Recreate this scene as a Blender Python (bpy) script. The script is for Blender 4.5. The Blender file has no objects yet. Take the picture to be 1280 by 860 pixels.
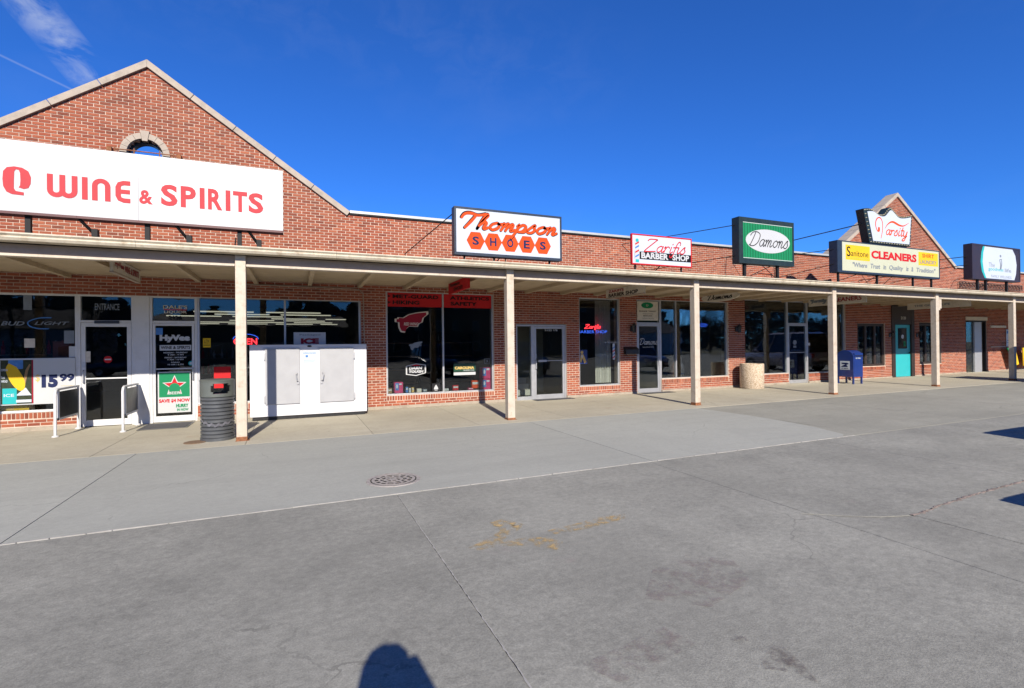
import bpy, bmesh, math, random
from mathutils import Vector, Matrix
from mathutils.geometry import tessellate_polygon
R = math.radians
random.seed(7)
C = bpy.context.scene.collection
SC = bpy.context.scene

# ------------------------------------------------------------------ camera
# world axes: X along the shop front (to the right), Y away from the viewer, Z up
YAW, PITCH, ROLL, FPX = 0.40427, 0.00384, -0.01055, 631.04
fw = Vector((math.sin(YAW) * math.cos(PITCH), math.cos(YAW) * math.cos(PITCH), math.sin(PITCH)))
r0 = Vector((math.cos(YAW), -math.sin(YAW), 0)); u0_ = r0.cross(fw)
rt = math.cos(ROLL) * r0 + math.sin(ROLL) * u0_; upv = -math.sin(ROLL) * r0 + math.cos(ROLL) * u0_
cd = bpy.data.cameras.new('camera'); cam = bpy.data.objects.new('camera', cd); C.objects.link(cam)
cd.sensor_width = 36; cd.lens = 36 * FPX / 1280; cd.clip_start = 0.05; cd.clip_end = 3000
cam.matrix_world = Matrix(((rt.x, upv.x, -fw.x, 0), (rt.y, upv.y, -fw.y, 0), (rt.z, upv.z, -fw.z, 1.6), (0, 0, 0, 1)))
SC.camera = cam

# ------------------------------------------------------------------ light
AZ, EL = R(9), R(30.4)
SC.view_settings.view_transform = 'Standard'; SC.view_settings.look = 'None'
SC.view_settings.exposure = 0.74; SC.view_settings.gamma = 1
w = bpy.data.worlds.new('World'); SC.world = w; w.use_nodes = True
nt = w.node_tree; nt.nodes.clear()
def N(t, kind, **kw):
    n = t.nodes.new(kind)
    for k, v in kw.items():
        if k.startswith('i_'):
            n.inputs[int(k[2:])].default_value = v
        else: setattr(n, k, v)
    return n
def math_(t, op, a, b=None, c=None, clamp=False):
    n = t.nodes.new('ShaderNodeMath'); n.operation = op; n.use_clamp = clamp
    for i, x in enumerate((a, b, c)):
        if x is None: continue
        if isinstance(x, (int, float)): n.inputs[i].default_value = x
        else: t.links.new(x, n.inputs[i])
    return n.outputs[0]
def vmath(t, op, a, b):
    n = t.nodes.new('ShaderNodeVectorMath'); n.operation = op
    for i, x in enumerate((a, b)):
        if isinstance(x, (tuple, list, Vector)): n.inputs[i].default_value = tuple(x)
        else: t.links.new(x, n.inputs[i])
    return n.outputs['Value'] if op == 'DOT_PRODUCT' else n.outputs[0]
def ramp(t, fac, stops):
    n = t.nodes.new('ShaderNodeValToRGB'); e = n.color_ramp.elements
    while len(e) < len(stops): e.new(0.5)
    for q, (p, c) in zip(e, stops):
        q.position = p; q.color = (c, c, c, 1) if isinstance(c, (int, float)) else (*c, 1)
    if fac is not None: t.links.new(fac, n.inputs[0])
    return n.outputs[0]
def mixc(t, fac, a, b, mode='MIX'):
    n = t.nodes.new('ShaderNodeMix'); n.data_type = 'RGBA'; n.blend_type = mode
    for s, x in ((0, fac), (6, a), (7, b)):
        if isinstance(x, (int, float)): n.inputs[s].default_value = x
        elif isinstance(x, (tuple, list)): n.inputs[s].default_value = (*x, 1)
        else: t.links.new(x, n.inputs[s])
    return n.outputs[2]
sky = N(nt, 'ShaderNodeTexSky', sky_type='NISHITA', sun_disc=False, sun_elevation=EL, sun_rotation=R(189),
        altitude=300, air_density=1.0, dust_density=0.0, ozone_density=4.0)
tcw = N(nt, 'ShaderNodeTexCoord'); dirv = tcw.outputs['Generated']
skyt = mixc(nt, 1.0, sky.outputs[0], (0.28, 0.76, 1.58), 'MULTIPLY')
noise1 = N(nt, 'ShaderNodeTexNoise', noise_dimensions='3D'); noise1.inputs['Scale'].default_value = 9; noise1.inputs['Detail'].default_value = 9
noise1.inputs['Roughness'].default_value = 0.62; noise1.inputs['Distortion'].default_value = 0.6
mp = N(nt, 'ShaderNodeMapping'); mp.inputs['Scale'].default_value = (1.6, 1.0, 2.6); nt.links.new(dirv, mp.inputs[0]); nt.links.new(mp.outputs[0], noise1.inputs[0])
def band(A, B, width, soft, strength, use_noise=True):
    A, B = Vector(A).normalized(), Vector(B).normalized()
    nrm = A.cross(B).normalized(); mid = (A + B).normalized(); al = (B - A); L = al.length; al = al.normalized()
    dd = math_(nt, 'ABSOLUTE', vmath(nt, 'DOT_PRODUCT', dirv, nrm))
    f1 = math_(nt, 'SUBTRACT', 1.0, math_(nt, 'DIVIDE', dd, width), clamp=True)
    s = math_(nt, 'ABSOLUTE', math_(nt, 'SUBTRACT', vmath(nt, 'DOT_PRODUCT', dirv, al), mid.dot(al)))
    f2 = math_(nt, 'MULTIPLY', math_(nt, 'SUBTRACT', L / 2 + soft, s), 1 / soft, clamp=True)
    o = math_(nt, 'MULTIPLY', f1, f2)
    if use_noise:
        o = math_(nt, 'MULTIPLY', math_(nt, 'POWER', o, 0.6), ramp(nt, noise1.outputs[0], [(0.44, 0.0), (0.62, 1.0)]))
    front = math_(nt, 'GREATER_THAN', vmath(nt, 'DOT_PRODUCT', dirv, mid), 0)
    return math_(nt, 'MULTIPLY', math_(nt, 'MULTIPLY', o, front), strength)
c1 = band((-0.60, 0.72, 0.45), (-0.2846, 0.8867, 0.3643), 0.0020, 0.05, 0.16, False)     # jet trail
c2 = band((-0.345, 0.80, 0.49), (-0.262, 0.886, 0.385), 0.028, 0.02, 0.36)                # cirrus wisp
c3 = band((-0.2, 0.80, 0.50), (0.30, 0.80, 0.50), 0.10, 0.25, 0.02)
n2 = N(nt, 'ShaderNodeTexNoise'); n2.inputs['Scale'].default_value = 2.6; n2.inputs['Detail'].default_value = 8; nt.links.new(mp.outputs[0], n2.inputs[0])
c4 = math_(nt, 'MULTIPLY', ramp(nt, n2.outputs[0], [(0.56, 0), (0.8, 1)]), 0.025)
cov = math_(nt, 'ADD', math_(nt, 'ADD', c1, c2), math_(nt, 'ADD', c3, c4), clamp=True)
skyc = mixc(nt, cov, skyt, (7.5, 8.0, 8.6))
bg = N(nt, 'ShaderNodeBackground'); nt.links.new(skyc, bg.inputs[0]); bg.inputs[1].default_value = 0.063
wo = N(nt, 'ShaderNodeOutputWorld'); nt.links.new(bg.outputs[0], wo.inputs[0])
sl = bpy.data.lights.new('sun', 'SUN'); sl.energy = 5.0; sl.angle = R(0.53); sl.color = (1.0, 0.91, 0.79)
so = bpy.data.objects.new('sun', sl); C.objects.link(so)
sdir = Vector((math.sin(AZ) * math.cos(EL), math.cos(AZ) * math.cos(EL), -math.sin(EL)))
so.rotation_euler = sdir.to_track_quat('-Z', 'Y').to_euler(); so.location = (-10, -60, 40)
SC.cycles.max_bounces = 8; SC.cycles.transparent_max_bounces = 12

# ------------------------------------------------------------------ materials
ALB = 0.65                                   # overall reflectance level, paired with the exposure above
def newmat(name):
    m = bpy.data.materials.new(name); m.use_nodes = True; t = m.node_tree; t.nodes.clear()
    o = N(t, 'ShaderNodeOutputMaterial'); b = N(t, 'ShaderNodeBsdfPrincipled'); t.links.new(b.outputs[0], o.inputs[0])
    return m, t, b, o
def noise_(t, scale, detail=4, rough=0.55, vec=None, dist=0.0, sc=None):
    n = N(t, 'ShaderNodeTexNoise'); n.inputs['Scale'].default_value = scale; n.inputs['Detail'].default_value = detail
    n.inputs['Roughness'].default_value = rough; n.inputs['Distortion'].default_value = dist
    v = vec
    if v is None:
        g = N(t, 'ShaderNodeNewGeometry'); v = g.outputs['Position']
    if sc:
        mpp = N(t, 'ShaderNodeMapping'); mpp.inputs['Scale'].default_value = sc; t.links.new(v, mpp.inputs[0]); v = mpp.outputs[0]
    t.links.new(v, n.inputs['Vector']); return n.outputs[0]
def bump_(t, b, h, strength=0.3, dist=0.01):
    n = N(t, 'ShaderNodeBump'); n.inputs['Strength'].default_value = strength; n.inputs['Distance'].default_value = dist
    t.links.new(h, n.inputs['Height']); t.links.new(n.outputs[0], b.inputs['Normal'])
def mk(name, col, rough=0.6, var=0.12, scale=6, metal=0, bump=0.0, bscale=60, dirt=None, dirt_amt=0.4, emit=None, estr=0, coat=0, spec=None):
    m, t, b, o = newmat(name)
    b.inputs['Roughness'].default_value = rough; b.inputs['Metallic'].default_value = metal
    if coat: b.inputs['Coat Weight'].default_value = coat; b.inputs['Coat Roughness'].default_value = 0.08
    if spec is not None: b.inputs['Specular IOR Level'].default_value = spec
    n = noise_(t, scale, 6, 0.6)
    col = tuple(c * ALB for c in col); dirt = tuple(c * ALB for c in dirt) if dirt else None
    lo = tuple(c * (1 - var) for c in col); hi = tuple(min(1, c * (1 + var)) for c in col)
    c = ramp(t, n, [(0.3, lo), (0.7, hi)])
    if dirt:
        d = noise_(t, scale * 0.9 + 1.3, 8, 0.7)
        c = mixc(t, math_(t, 'MULTIPLY', ramp(t, d, [(0.52, 0), (0.7, 1)]), dirt_amt), c, dirt)
    t.links.new(c, b.inputs['Base Color'])
    if rough < 0.9:
        rr = math_(t, 'ADD', math_(t, 'MULTIPLY', n, 0.2), rough - 0.1, clamp=True); t.links.new(rr, b.inputs['Roughness'])
    if bump: bump_(t, b, noise_(t, bscale, 5), bump)
    if emit:
        b.inputs['Emission Color'].default_value = (*emit, 1); b.inputs['Emission Strength'].default_value = estr
    return m
def brick_mat(name, single):
    m, t, b, o = newmat(name)
    if single:
        oi = N(t, 'ShaderNodeObjectInfo'); rv = oi.outputs['Random']
    else:
        at = N(t, 'ShaderNodeAttribute', attribute_name='tint'); rv = at.outputs['Fac']
    c = ramp(t, rv, [(0.0, (0.17, 0.045, 0.028)), (0.25, (0.28, 0.07, 0.04)), (0.55, (0.38, 0.115, 0.058)), (0.82, (0.32, 0.08, 0.042)), (1.0, (0.46, 0.16, 0.085))])
    n = noise_(t, 35, 6, 0.7); c = mixc(t, ramp(t, n, [(0.3, 0), (0.75, 0.35)]), c, (0.42, 0.20, 0.14))
    big = noise_(t, 0.8, 4, 0.6); c = mixc(t, ramp(t, big, [(0.45, 0), (0.8, 0.3)]), c, (0.30, 0.16, 0.11)); c = mixc(t, ramp(t, noise_(t, 0.5, 6, 0.65, sc=(1, 1, .35)), [(0.45, 0), (0.72, 0.35)]), c, (0.13, 0.07, 0.05)); c = mixc(t, 1.0, c, (0.74, 0.66, 0.62), 'MULTIPLY')
    t.links.new(c, b.inputs['Base Color']); b.inputs['Roughness'].default_value = 0.9; b.inputs['Specular IOR Level'].default_value = 0.2
    bump_(t, b, noise_(t, 90, 5), 0.35, 0.004)
    return m
M = {}
M['brick'] = brick_mat('brick_clay', False); M['brick1'] = brick_mat('brick_clay_single', True)
M['mortar'] = mk('mortar', (0.72, 0.57, 0.46), 0.95, 0.15, 3, bump=0.3, bscale=120)
M['lime'] = mk('limestone', (0.50, 0.43, 0.35), 0.85, 0.14, 5, bump=0.3, bscale=40, dirt=(0.28, 0.25, 0.21), dirt_amt=0.5)
M['plinth'] = mk('plinth_concrete', (0.44, 0.38, 0.30), 0.9, 0.15, 3, bump=0.3, bscale=50, dirt=(0.24, 0.19, 0.14), dirt_amt=0.6)
M['cream'] = mk('cream_paint', (0.66, 0.575, 0.46), 0.6, 0.07, 6, bump=0.25, bscale=24, dirt=(0.40, 0.27, 0.16), dirt_amt=0.6)
def chipped(m, rustc=(0.26, 0.13, 0.07), amt=0.75, lo=0.62):
    t = m.node_tree; b = next(n for n in t.nodes if n.type == 'BSDF_PRINCIPLED'); src = b.inputs['Base Color'].links[0].from_socket
    n1_ = noise_(t, 9, 9, 0.8, sc=(1, 1, .45)); n2_ = noise_(t, 1.7, 3)
    f = math_(t, 'MULTIPLY', ramp(t, n1_, [(lo, 0), (lo + .03, 1)]), ramp(t, n2_, [(0.42, 0), (0.6, amt)]))
    st = ramp(t, noise_(t, 14, 5, 0.6, sc=(1, 1, .06)), [(0.5, 0), (0.75, 0.35)])
    c = mixc(t, st, src, tuple(x * ALB for x in (0.45, 0.34, 0.22))); t.links.new(mixc(t, f, c, rustc), b.inputs['Base Color'])
chipped(M['cream'])
M['creamgut'] = mk('cream_gutter_paint', (0.70, 0.63, 0.49), 0.55, 0.10, 5, bump=0.3, bscale=16, dirt=(0.36, 0.28, 0.18), dirt_amt=0.7)
chipped(M['creamgut'], lo=0.6)
M['beam'] = mk('taupe_beam_paint', (0.46, 0.37, 0.29), 0.6, 0.08, 4, dirt=(0.25, 0.17, 0.1), dirt_amt=0.4)
M['soffit'] = mk('soffit_paint', (0.62, 0.49, 0.32), 0.8, 0.08, 2, dirt=(0.28, 0.2, 0.12), dirt_amt=0.4)
M['rust'] = mk('rust', (0.30, 0.12, 0.05), 0.9, 0.4, 25, bump=0.5, bscale=80)
M['alu'] = mk('brushed_aluminium', (0.60, 0.61, 0.63), 0.42, 0.06, 8, metal=0.55)
M['whitepaint'] = mk('white_paint', (0.76, 0.77, 0.78), 0.45, 0.04, 4, dirt=(0.5, 0.48, 0.44), dirt_amt=0.25)
M['whitemetal'] = mk('white_enamel', (0.80, 0.81, 0.84), 0.35, 0.03, 3, coat=0.2)
M['greydoor'] = mk('grey_steel_panel', (0.47, 0.48, 0.50), 0.4, 0.05, 4)
M['darkmetal'] = mk('dark_metal', (0.018, 0.018, 0.02), 0.6, 0.25, 10, spec=0.2)
M['blackpaint'] = mk('black_paint', (0.02, 0.02, 0.022), 0.4, 0.2, 10)
M['brownblack'] = mk('dark_brown_sign_frame', (0.035, 0.022, 0.028), 0.45, 0.2, 8)
M['navy'] = mk('navy_sign_frame', (0.02, 0.035, 0.06), 0.45, 0.2, 8)
M['greenblack'] = mk('green_black_sign_frame', (0.015, 0.03, 0.028), 0.45, 0.2, 8)
M['maroon'] = mk('maroon_trim', (0.10, 0.02, 0.02), 0.5, 0.15, 8)
M['signwhite'] = mk('white_sign_face', (0.62, 0.64, 0.65), 0.35, 0.02, 2, dirt=(0.66, 0.66, 0.62), dirt_amt=0.3)
M['signice'] = mk('cool_white_sign_face', (0.64, 0.71, 0.80), 0.35, 0.02, 2)
M['signcream'] = mk('cream_sign_face', (0.62, 0.64, 0.46), 0.4, 0.03, 2, dirt=(0.6, 0.6, 0.45), dirt_amt=0.3)
M['aged'] = mk('aged_white_board', (0.78, 0.72, 0.60), 0.6, 0.08, 4, dirt=(0.36, 0.3, 0.22), dirt_amt=0.5)
M['signred'] = mk('sign_red', (0.60, 0.02, 0.03), 0.65, 0.05, 3, spec=0.12)
M['coral'] = mk('coral_red_vinyl', (0.60, 0.075, 0.085), 0.65, 0.05, 3, spec=0.12)
M['red'] = mk('bright_red', (0.62, 0.025, 0.03), 0.65, 0.06, 4, spec=0.12)
M['darkred'] = mk('dark_red_lettering', (0.36, 0.02, 0.04), 0.5, 0.1, 4, spec=0.12)
M['orange'] = mk('sign_orange', (0.78, 0.085, 0.015), 0.65, 0.04, 3, spec=0.12)
M['green'] = mk('sign_green', (0.015, 0.26, 0.11), 0.65, 0.06, 3, spec=0.12)
M['green2'] = mk('sign_green_dark_stripe', (0.01, 0.17, 0.07), 0.65, 0.06, 3, spec=0.12)
M['dgreen'] = mk('dark_green_enamel', (0.01, 0.07, 0.035), 0.4, 0.1, 3)
M['yellow'] = mk('sign_yellow', (0.86, 0.56, 0.03), 0.65, 0.05, 3, spec=0.12)
M['black'] = mk('black_lettering', (0.012, 0.012, 0.016), 0.5, 0.2, 5, spec=0.12)
M['inknavy'] = mk('navy_lettering', (0.02, 0.03, 0.10), 0.5, 0.1, 5, spec=0.12)
M['inkgrey'] = mk('grey_lettering', (0.24, 0.28, 0.33), 0.5, 0.1, 5, spec=0.12)
M['teal'] = mk('turquoise_door_paint', (0.03, 0.50, 0.54), 0.4, 0.04, 4, coat=0.2)
M['cyan'] = mk('sign_cyan', (0.03, 0.48, 0.50), 0.65, 0.04, 4, spec=0.12)
M['blue'] = mk('postal_blue', (0.008, 0.036, 0.21), 0.35, 0.08, 4, coat=0.3)
M['blue2'] = mk('print_blue', (0.05, 0.22, 0.60), 0.5, 0.2, 12)
M['pink'] = mk('print_magenta', (0.65, 0.04, 0.18), 0.5, 0.2, 12)
M['card'] = mk('brown_cardboard', (0.36, 0.22, 0.10), 0.8, 0.1, 12)
M['gold'] = mk('gold_print', (0.75, 0.50, 0.14), 0.5, 0.1, 12)
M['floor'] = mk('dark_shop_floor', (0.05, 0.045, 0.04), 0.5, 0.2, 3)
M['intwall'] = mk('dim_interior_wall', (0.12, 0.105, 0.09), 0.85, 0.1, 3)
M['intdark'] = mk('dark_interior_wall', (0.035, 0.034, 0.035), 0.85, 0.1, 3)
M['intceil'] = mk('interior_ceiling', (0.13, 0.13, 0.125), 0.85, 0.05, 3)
M['wood'] = mk('brown_wood', (0.15, 0.07, 0.035), 0.55, 0.25, 9)
M['darkwood'] = mk('dark_stained_wood', (0.035, 0.02, 0.014), 0.6, 0.25, 9)
M['curtain'] = mk('pale_curtain_cloth', (0.72, 0.70, 0.64), 0.9, 0.06, 8)
M['trash'] = mk('dark_grey_steel_bin', (0.15, 0.16, 0.17), 0.38, 0.2, 6, metal=0.35, dirt=(0.2, 0.2, 0.19), dirt_amt=0.4)
M['trashlid'] = mk('olive_grey_bin_lid', (0.13, 0.145, 0.13), 0.45, 0.12, 6)
M['bag'] = mk('black_plastic_liner', (0.16, 0.16, 0.18), 0.25, 0.3, 12)
M['mat'] = mk('charcoal_doormat', (0.09, 0.09, 0.10), 0.95, 0.15, 20, bump=0.5, bscale=200)
M['iron'] = mk('cast_iron', (0.50, 0.46, 0.42), 0.7, 0.2, 14, metal=0.3, dirt=(0.14, 0.06, 0.03), dirt_amt=0.6)
M['pit_shade'] = mk('pit_shade_black', (0.006, 0.006, 0.006), 1.0, 0.1, 4)
M['flash'] = mk('roof_edge_metal', (0.58, 0.60, 0.58), 0.45, 0.08, 3, metal=0.2)
M['tar'] = mk('roof_membrane', (0.12, 0.12, 0.12), 0.9, 0.2, 2)
M['roofdeck'] = mk('canopy_roof_gravel', (0.32, 0.28, 0.23), 0.95, 0.2, 8, bump=0.5, bscale=60)
M['bark'] = mk('tree_bark', (0.10, 0.08, 0.06), 0.95, 0.25, 8, bump=0.6, bscale=30)
M['carwhite'] = mk('silver_lavender_car_paint', (0.42, 0.40, 0.47), 0.25, 0.03, 2, coat=0.8, metal=0.3)
M['carblue'] = mk('dark_blue_car_paint', (0.03, 0.05, 0.10), 0.25, 0.03, 2, coat=0.8, metal=0.3)
M['cardark'] = mk('charcoal_car_paint', (0.05, 0.05, 0.055), 0.25, 0.03, 2, coat=0.8, metal=0.3)
M['carglass'] = mk('dark_car_glass', (0.01, 0.012, 0.014), 0.08, 0.05, 2)
M['tyre'] = mk('tyre_rubber', (0.02, 0.02, 0.02), 0.85, 0.2, 10)
M['headlamp'] = mk('headlamp_glass', (0.7, 0.7, 0.68), 0.15, 0.05, 10)
M['redlamp'] = mk('tail_lamp_red', (0.4, 0.01, 0.01), 0.2, 0.05, 10)
M['skin'] = mk('skin', (0.50, 0.30, 0.22), 0.6, 0.06, 14)
M['jacket'] = mk('dark_jacket_cloth', (0.05, 0.06, 0.09), 0.9, 0.2, 14)
M['jeans'] = mk('denim', (0.06, 0.09, 0.16), 0.9, 0.2, 14)
M['hair'] = mk('brown_hair', (0.06, 0.035, 0.02), 0.8, 0.25, 30)
M['siding'] = mk('pale_house_siding', (0.55, 0.56, 0.57), 0.8, 0.06, 3)
M['shingle'] = mk('dark_roof_shingles', (0.09, 0.08, 0.08), 0.95, 0.25, 8)
M['hedge'] = mk('winter_evergreen', (0.035, 0.05, 0.028), 0.95, 0.35, 12)
M['grass'] = mk('dormant_grass', (0.16, 0.15, 0.08), 0.95, 0.25, 2, bump=0.5, bscale=20)
M['asphalt'] = mk('street_asphalt', (0.06, 0.06, 0.062), 0.92, 0.2, 3, bump=0.4, bscale=80)
M['neonred'] = mk('red_neon_tube', (0.8, 0.05, 0.05), 0.4, 0.02, 3, emit=(1.0, 0.03, 0.04), estr=3.0)
M['neonblue'] = mk('blue_neon_tube', (0.05, 0.15, 0.8), 0.4, 0.02, 3, emit=(0.05, 0.15, 1.0), estr=1.2)
M['tube'] = mk('fluorescent_tube', (0.8, 0.8, 0.8), 0.4, 0.02, 3, emit=(1.0, 0.93, 0.72), estr=0.38)
M['bulb'] = mk('cream_marquee_bulb', (0.75, 0.68, 0.45), 0.3, 0.1, 10)
M['sealant'] = mk('pale_joint_sealant', (0.42, 0.41, 0.38), 0.9, 0.2, 8)
M['brickrubble'] = mk('crumbled_reddish_joint', (0.30, 0.24, 0.20), 0.95, 0.35, 9, bump=0.8, bscale=30)
M['planter'] = None
def exposed():
    m, t, b, o = newmat('exposed_aggregate_concrete'); n = noise_(t, 60, 3, 0.6); v = N(t, 'ShaderNodeTexVoronoi'); v.inputs['Scale'].default_value = 55
    g = N(t, 'ShaderNodeNewGeometry'); t.links.new(g.outputs['Position'], v.inputs['Vector'])
    c = ramp(t, v.outputs['Color'], [(0.1, (0.22, 0.16, 0.10)), (0.5, (0.44, 0.35, 0.25)), (0.9, (0.56, 0.48, 0.38))])
    t.links.new(c, b.inputs['Base Color']); b.inputs['Roughness'].default_value = 0.95; bump_(t, b, v.outputs['Distance'], 0.5, 0.01); return m
M['planter'] = exposed()
def concrete(name, base, stain, var=0.14, speck=0.35, fine=0.16, tint=None, tyre=0.0, ostain=None):
    base = tuple(c * ALB for c in base); stain = tuple(c * ALB for c in stain)
    m, t, b, o = newmat(name)
    n1_ = noise_(t, 0.55, 6, 0.62); n2_ = noise_(t, 15, 8, 0.78, sc=(1, 1.25, 1)); n3_ = noise_(t, 95, 3, 0.7); n4_ = noise_(t, 2.0, 8, 0.74, dist=0.3)
    c = ramp(t, n1_, [(0.28, tuple(x * (1 - var) for x in base)), (0.72, tuple(min(1, x * (1 + var)) for x in base))])
    c = mixc(t, math_(t, 'MULTIPLY', ramp(t, n4_, [(0.48, 0), (0.72, 1)]), 0.55), c, stain)
    k = ramp(t, n2_, [(0.34, 1 - fine * .9), (0.66, 1 + fine * .9)]); c = mixc(t, 1.0, c, k, 'MULTIPLY')
    k = ramp(t, n3_, [(0.34, 1 - fine * .8), (0.66, 1 + fine * .8)]); c = mixc(t, 1.0, c, k, 'MULTIPLY')
    oi = N(t, 'ShaderNodeObjectInfo'); k = ramp(t, oi.outputs['Random'], [(0, 0.93), (1, 1.06)]); c = mixc(t, 1.0, c, k, 'MULTIPLY')
    v = N(t, 'ShaderNodeTexVoronoi'); v.inputs['Scale'].default_value = 1.5; v.inputs['Randomness'].default_value = 1
    g = N(t, 'ShaderNodeNewGeometry'); t.links.new(g.outputs['Position'], v.inputs['Vector'])
    sp = math_(t, 'LESS_THAN', v.outputs['Distance'], 0.034); rnd = math_(t, 'GREATER_THAN', N_sep(t, v.outputs['Color']), 0.62)
    c = mixc(t, math_(t, 'MULTIPLY', math_(t, 'MULTIPLY', sp, rnd), speck * 2), c, (0.03, 0.028, 0.026))
    if tyre:
        st = noise_(t, 1.0, 5, 0.6, sc=(0.25, 2.2, 1)); c = mixc(t, math_(t, 'MULTIPLY', ramp(t, st, [(0.5, 0), (0.8, 1)]), tyre), c, tuple(x * 0.6 for x in base))
    if ostain:
        s2 = noise_(t, 0.9, 5, 0.75, sc=(1, 1, 1), dist=0.4); c = mixc(t, ramp(t, s2, [(0.63, 0), (0.73, 0.5)]), c, ostain)
    # hairline cracks
    v2 = N(t, 'ShaderNodeTexVoronoi', feature='DISTANCE_TO_EDGE'); v2.inputs['Scale'].default_value = 0.22
    wv = N(t, 'ShaderNodeTexNoise'); wv.inputs['Scale'].default_value = 1.3; wv.inputs['Detail'].default_value = 6; t.links.new(g.outputs['Position'], wv.inputs['Vector'])
    pv = vmath(t, 'ADD', g.outputs['Position'], wv.outputs['Color']); t.links.new(pv, v2.inputs['Vector'])
    ck = math_(t, 'MULTIPLY', math_(t, 'LESS_THAN', v2.outputs['Distance'], 0.0016), ramp(t, n1_, [(0.5, 0), (0.6, 0.45)]))
    c = mixc(t, ck, c, tuple(x * 0.35 for x in base))
    t.links.new(c, b.inputs['Base Color']); b.inputs['Roughness'].default_value = 0.92
    bump_(t, b, math_(t, 'ADD', n3_, math_(t, 'MULTIPLY', n2_, 0.8)), 0.45, 0.006)
    return m
def N_sep(t, c):
    s = N(t, 'ShaderNodeSeparateColor'); t.links.new(c, s.inputs[0]); return s.outputs[0]
M['lot'] = concrete('old_grey_concrete', (0.318, 0.316, 0.272), (0.215, 0.214, 0.186), 0.22, 0.6, 0.22, tyre=0.3, ostain=(0.19, 0.155, 0.145))
M['lotr'] = concrete('greyish_tan_concrete', (0.36, 0.355, 0.295), (0.28, 0.272, 0.225), 0.12, 0.3, 0.12, tyre=0.35)
M['slab'] = concrete('new_pale_concrete', (0.425, 0.432, 0.38), (0.372, 0.378, 0.335), 0.06, 0.2, 0.08, tyre=0.3)
M['walk'] = concrete('tan_sidewalk_concrete', (0.53, 0.49, 0.375), (0.42, 0.38, 0.285), 0.1, 0.2, 0.09, tyre=0.25, ostain=(0.24, 0.15, 0.09))
def glass():
    m, t, b, o = newmat('window_glass'); t.nodes.remove(b)
    tr = N(t, 'ShaderNodeBsdfTransparent'); tr.inputs[0].default_value = (0.80, 0.83, 0.82, 1)
    gl = N(t, 'ShaderNodeBsdfGlossy'); gl.inputs['Roughness'].default_value = 0.015; gl.inputs[0].default_value = (0.95, 0.97, 1, 1)
    n = noise_(t, 1.1, 2); bp = N(t, 'ShaderNodeBump'); bp.inputs['Strength'].default_value = 0.04; bp.inputs['Distance'].default_value = 0.05
    t.links.new(n, bp.inputs['Height']); t.links.new(bp.outputs[0], gl.inputs['Normal'])
    fr = N(t, 'ShaderNodeFresnel'); fr.inputs[0].default_value = 1.5
    f = math_(t, 'MULTIPLY', fr.outputs[0], 0.9, clamp=True)
    mx = N(t, 'ShaderNodeMixShader'); t.links.new(f, mx.inputs[0]); t.links.new(tr.outputs[0], mx.inputs[1]); t.links.new(gl.outputs[0], mx.inputs[2])
    t.links.new(mx.outputs[0], o.inputs[0]); return m
M['glass'] = glass()
def worn(name, col, cover=0.5, scale=11):
    m, t, b, o = newmat(name); b.inputs['Base Color'].default_value = (*col, 1); b.inputs['Roughness'].default_value = 0.9
    n = noise_(t, scale, 8, 0.75); n2_ = noise_(t, 3, 4)
    f = math_(t, 'MULTIPLY', ramp(t, n, [(0.46, 0), (0.60, 1)]), ramp(t, n2_, [(0.3, cover * 0.6), (0.7, cover)]))
    tr = N(t, 'ShaderNodeBsdfTransparent'); mx = N(t, 'ShaderNodeMixShader')
    t.links.new(f, mx.inputs[0]); t.links.new(tr.outputs[0], mx.inputs[1]); t.links.new(b.outputs[0], mx.inputs[2]); t.links.new(mx.outputs[0], o.inputs[0]); return m
M['wornyellow'] = worn('worn_yellow_paint', (0.42, 0.30, 0.13), 0.9, 12)
M['oil'] = worn('dark_oil_stain', (0.09, 0.065, 0.06), 0.55, 9)
M['pinkstain'] = worn('faint_pink_stain', (0.22, 0.175, 0.165), 0.45, 7)

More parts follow.
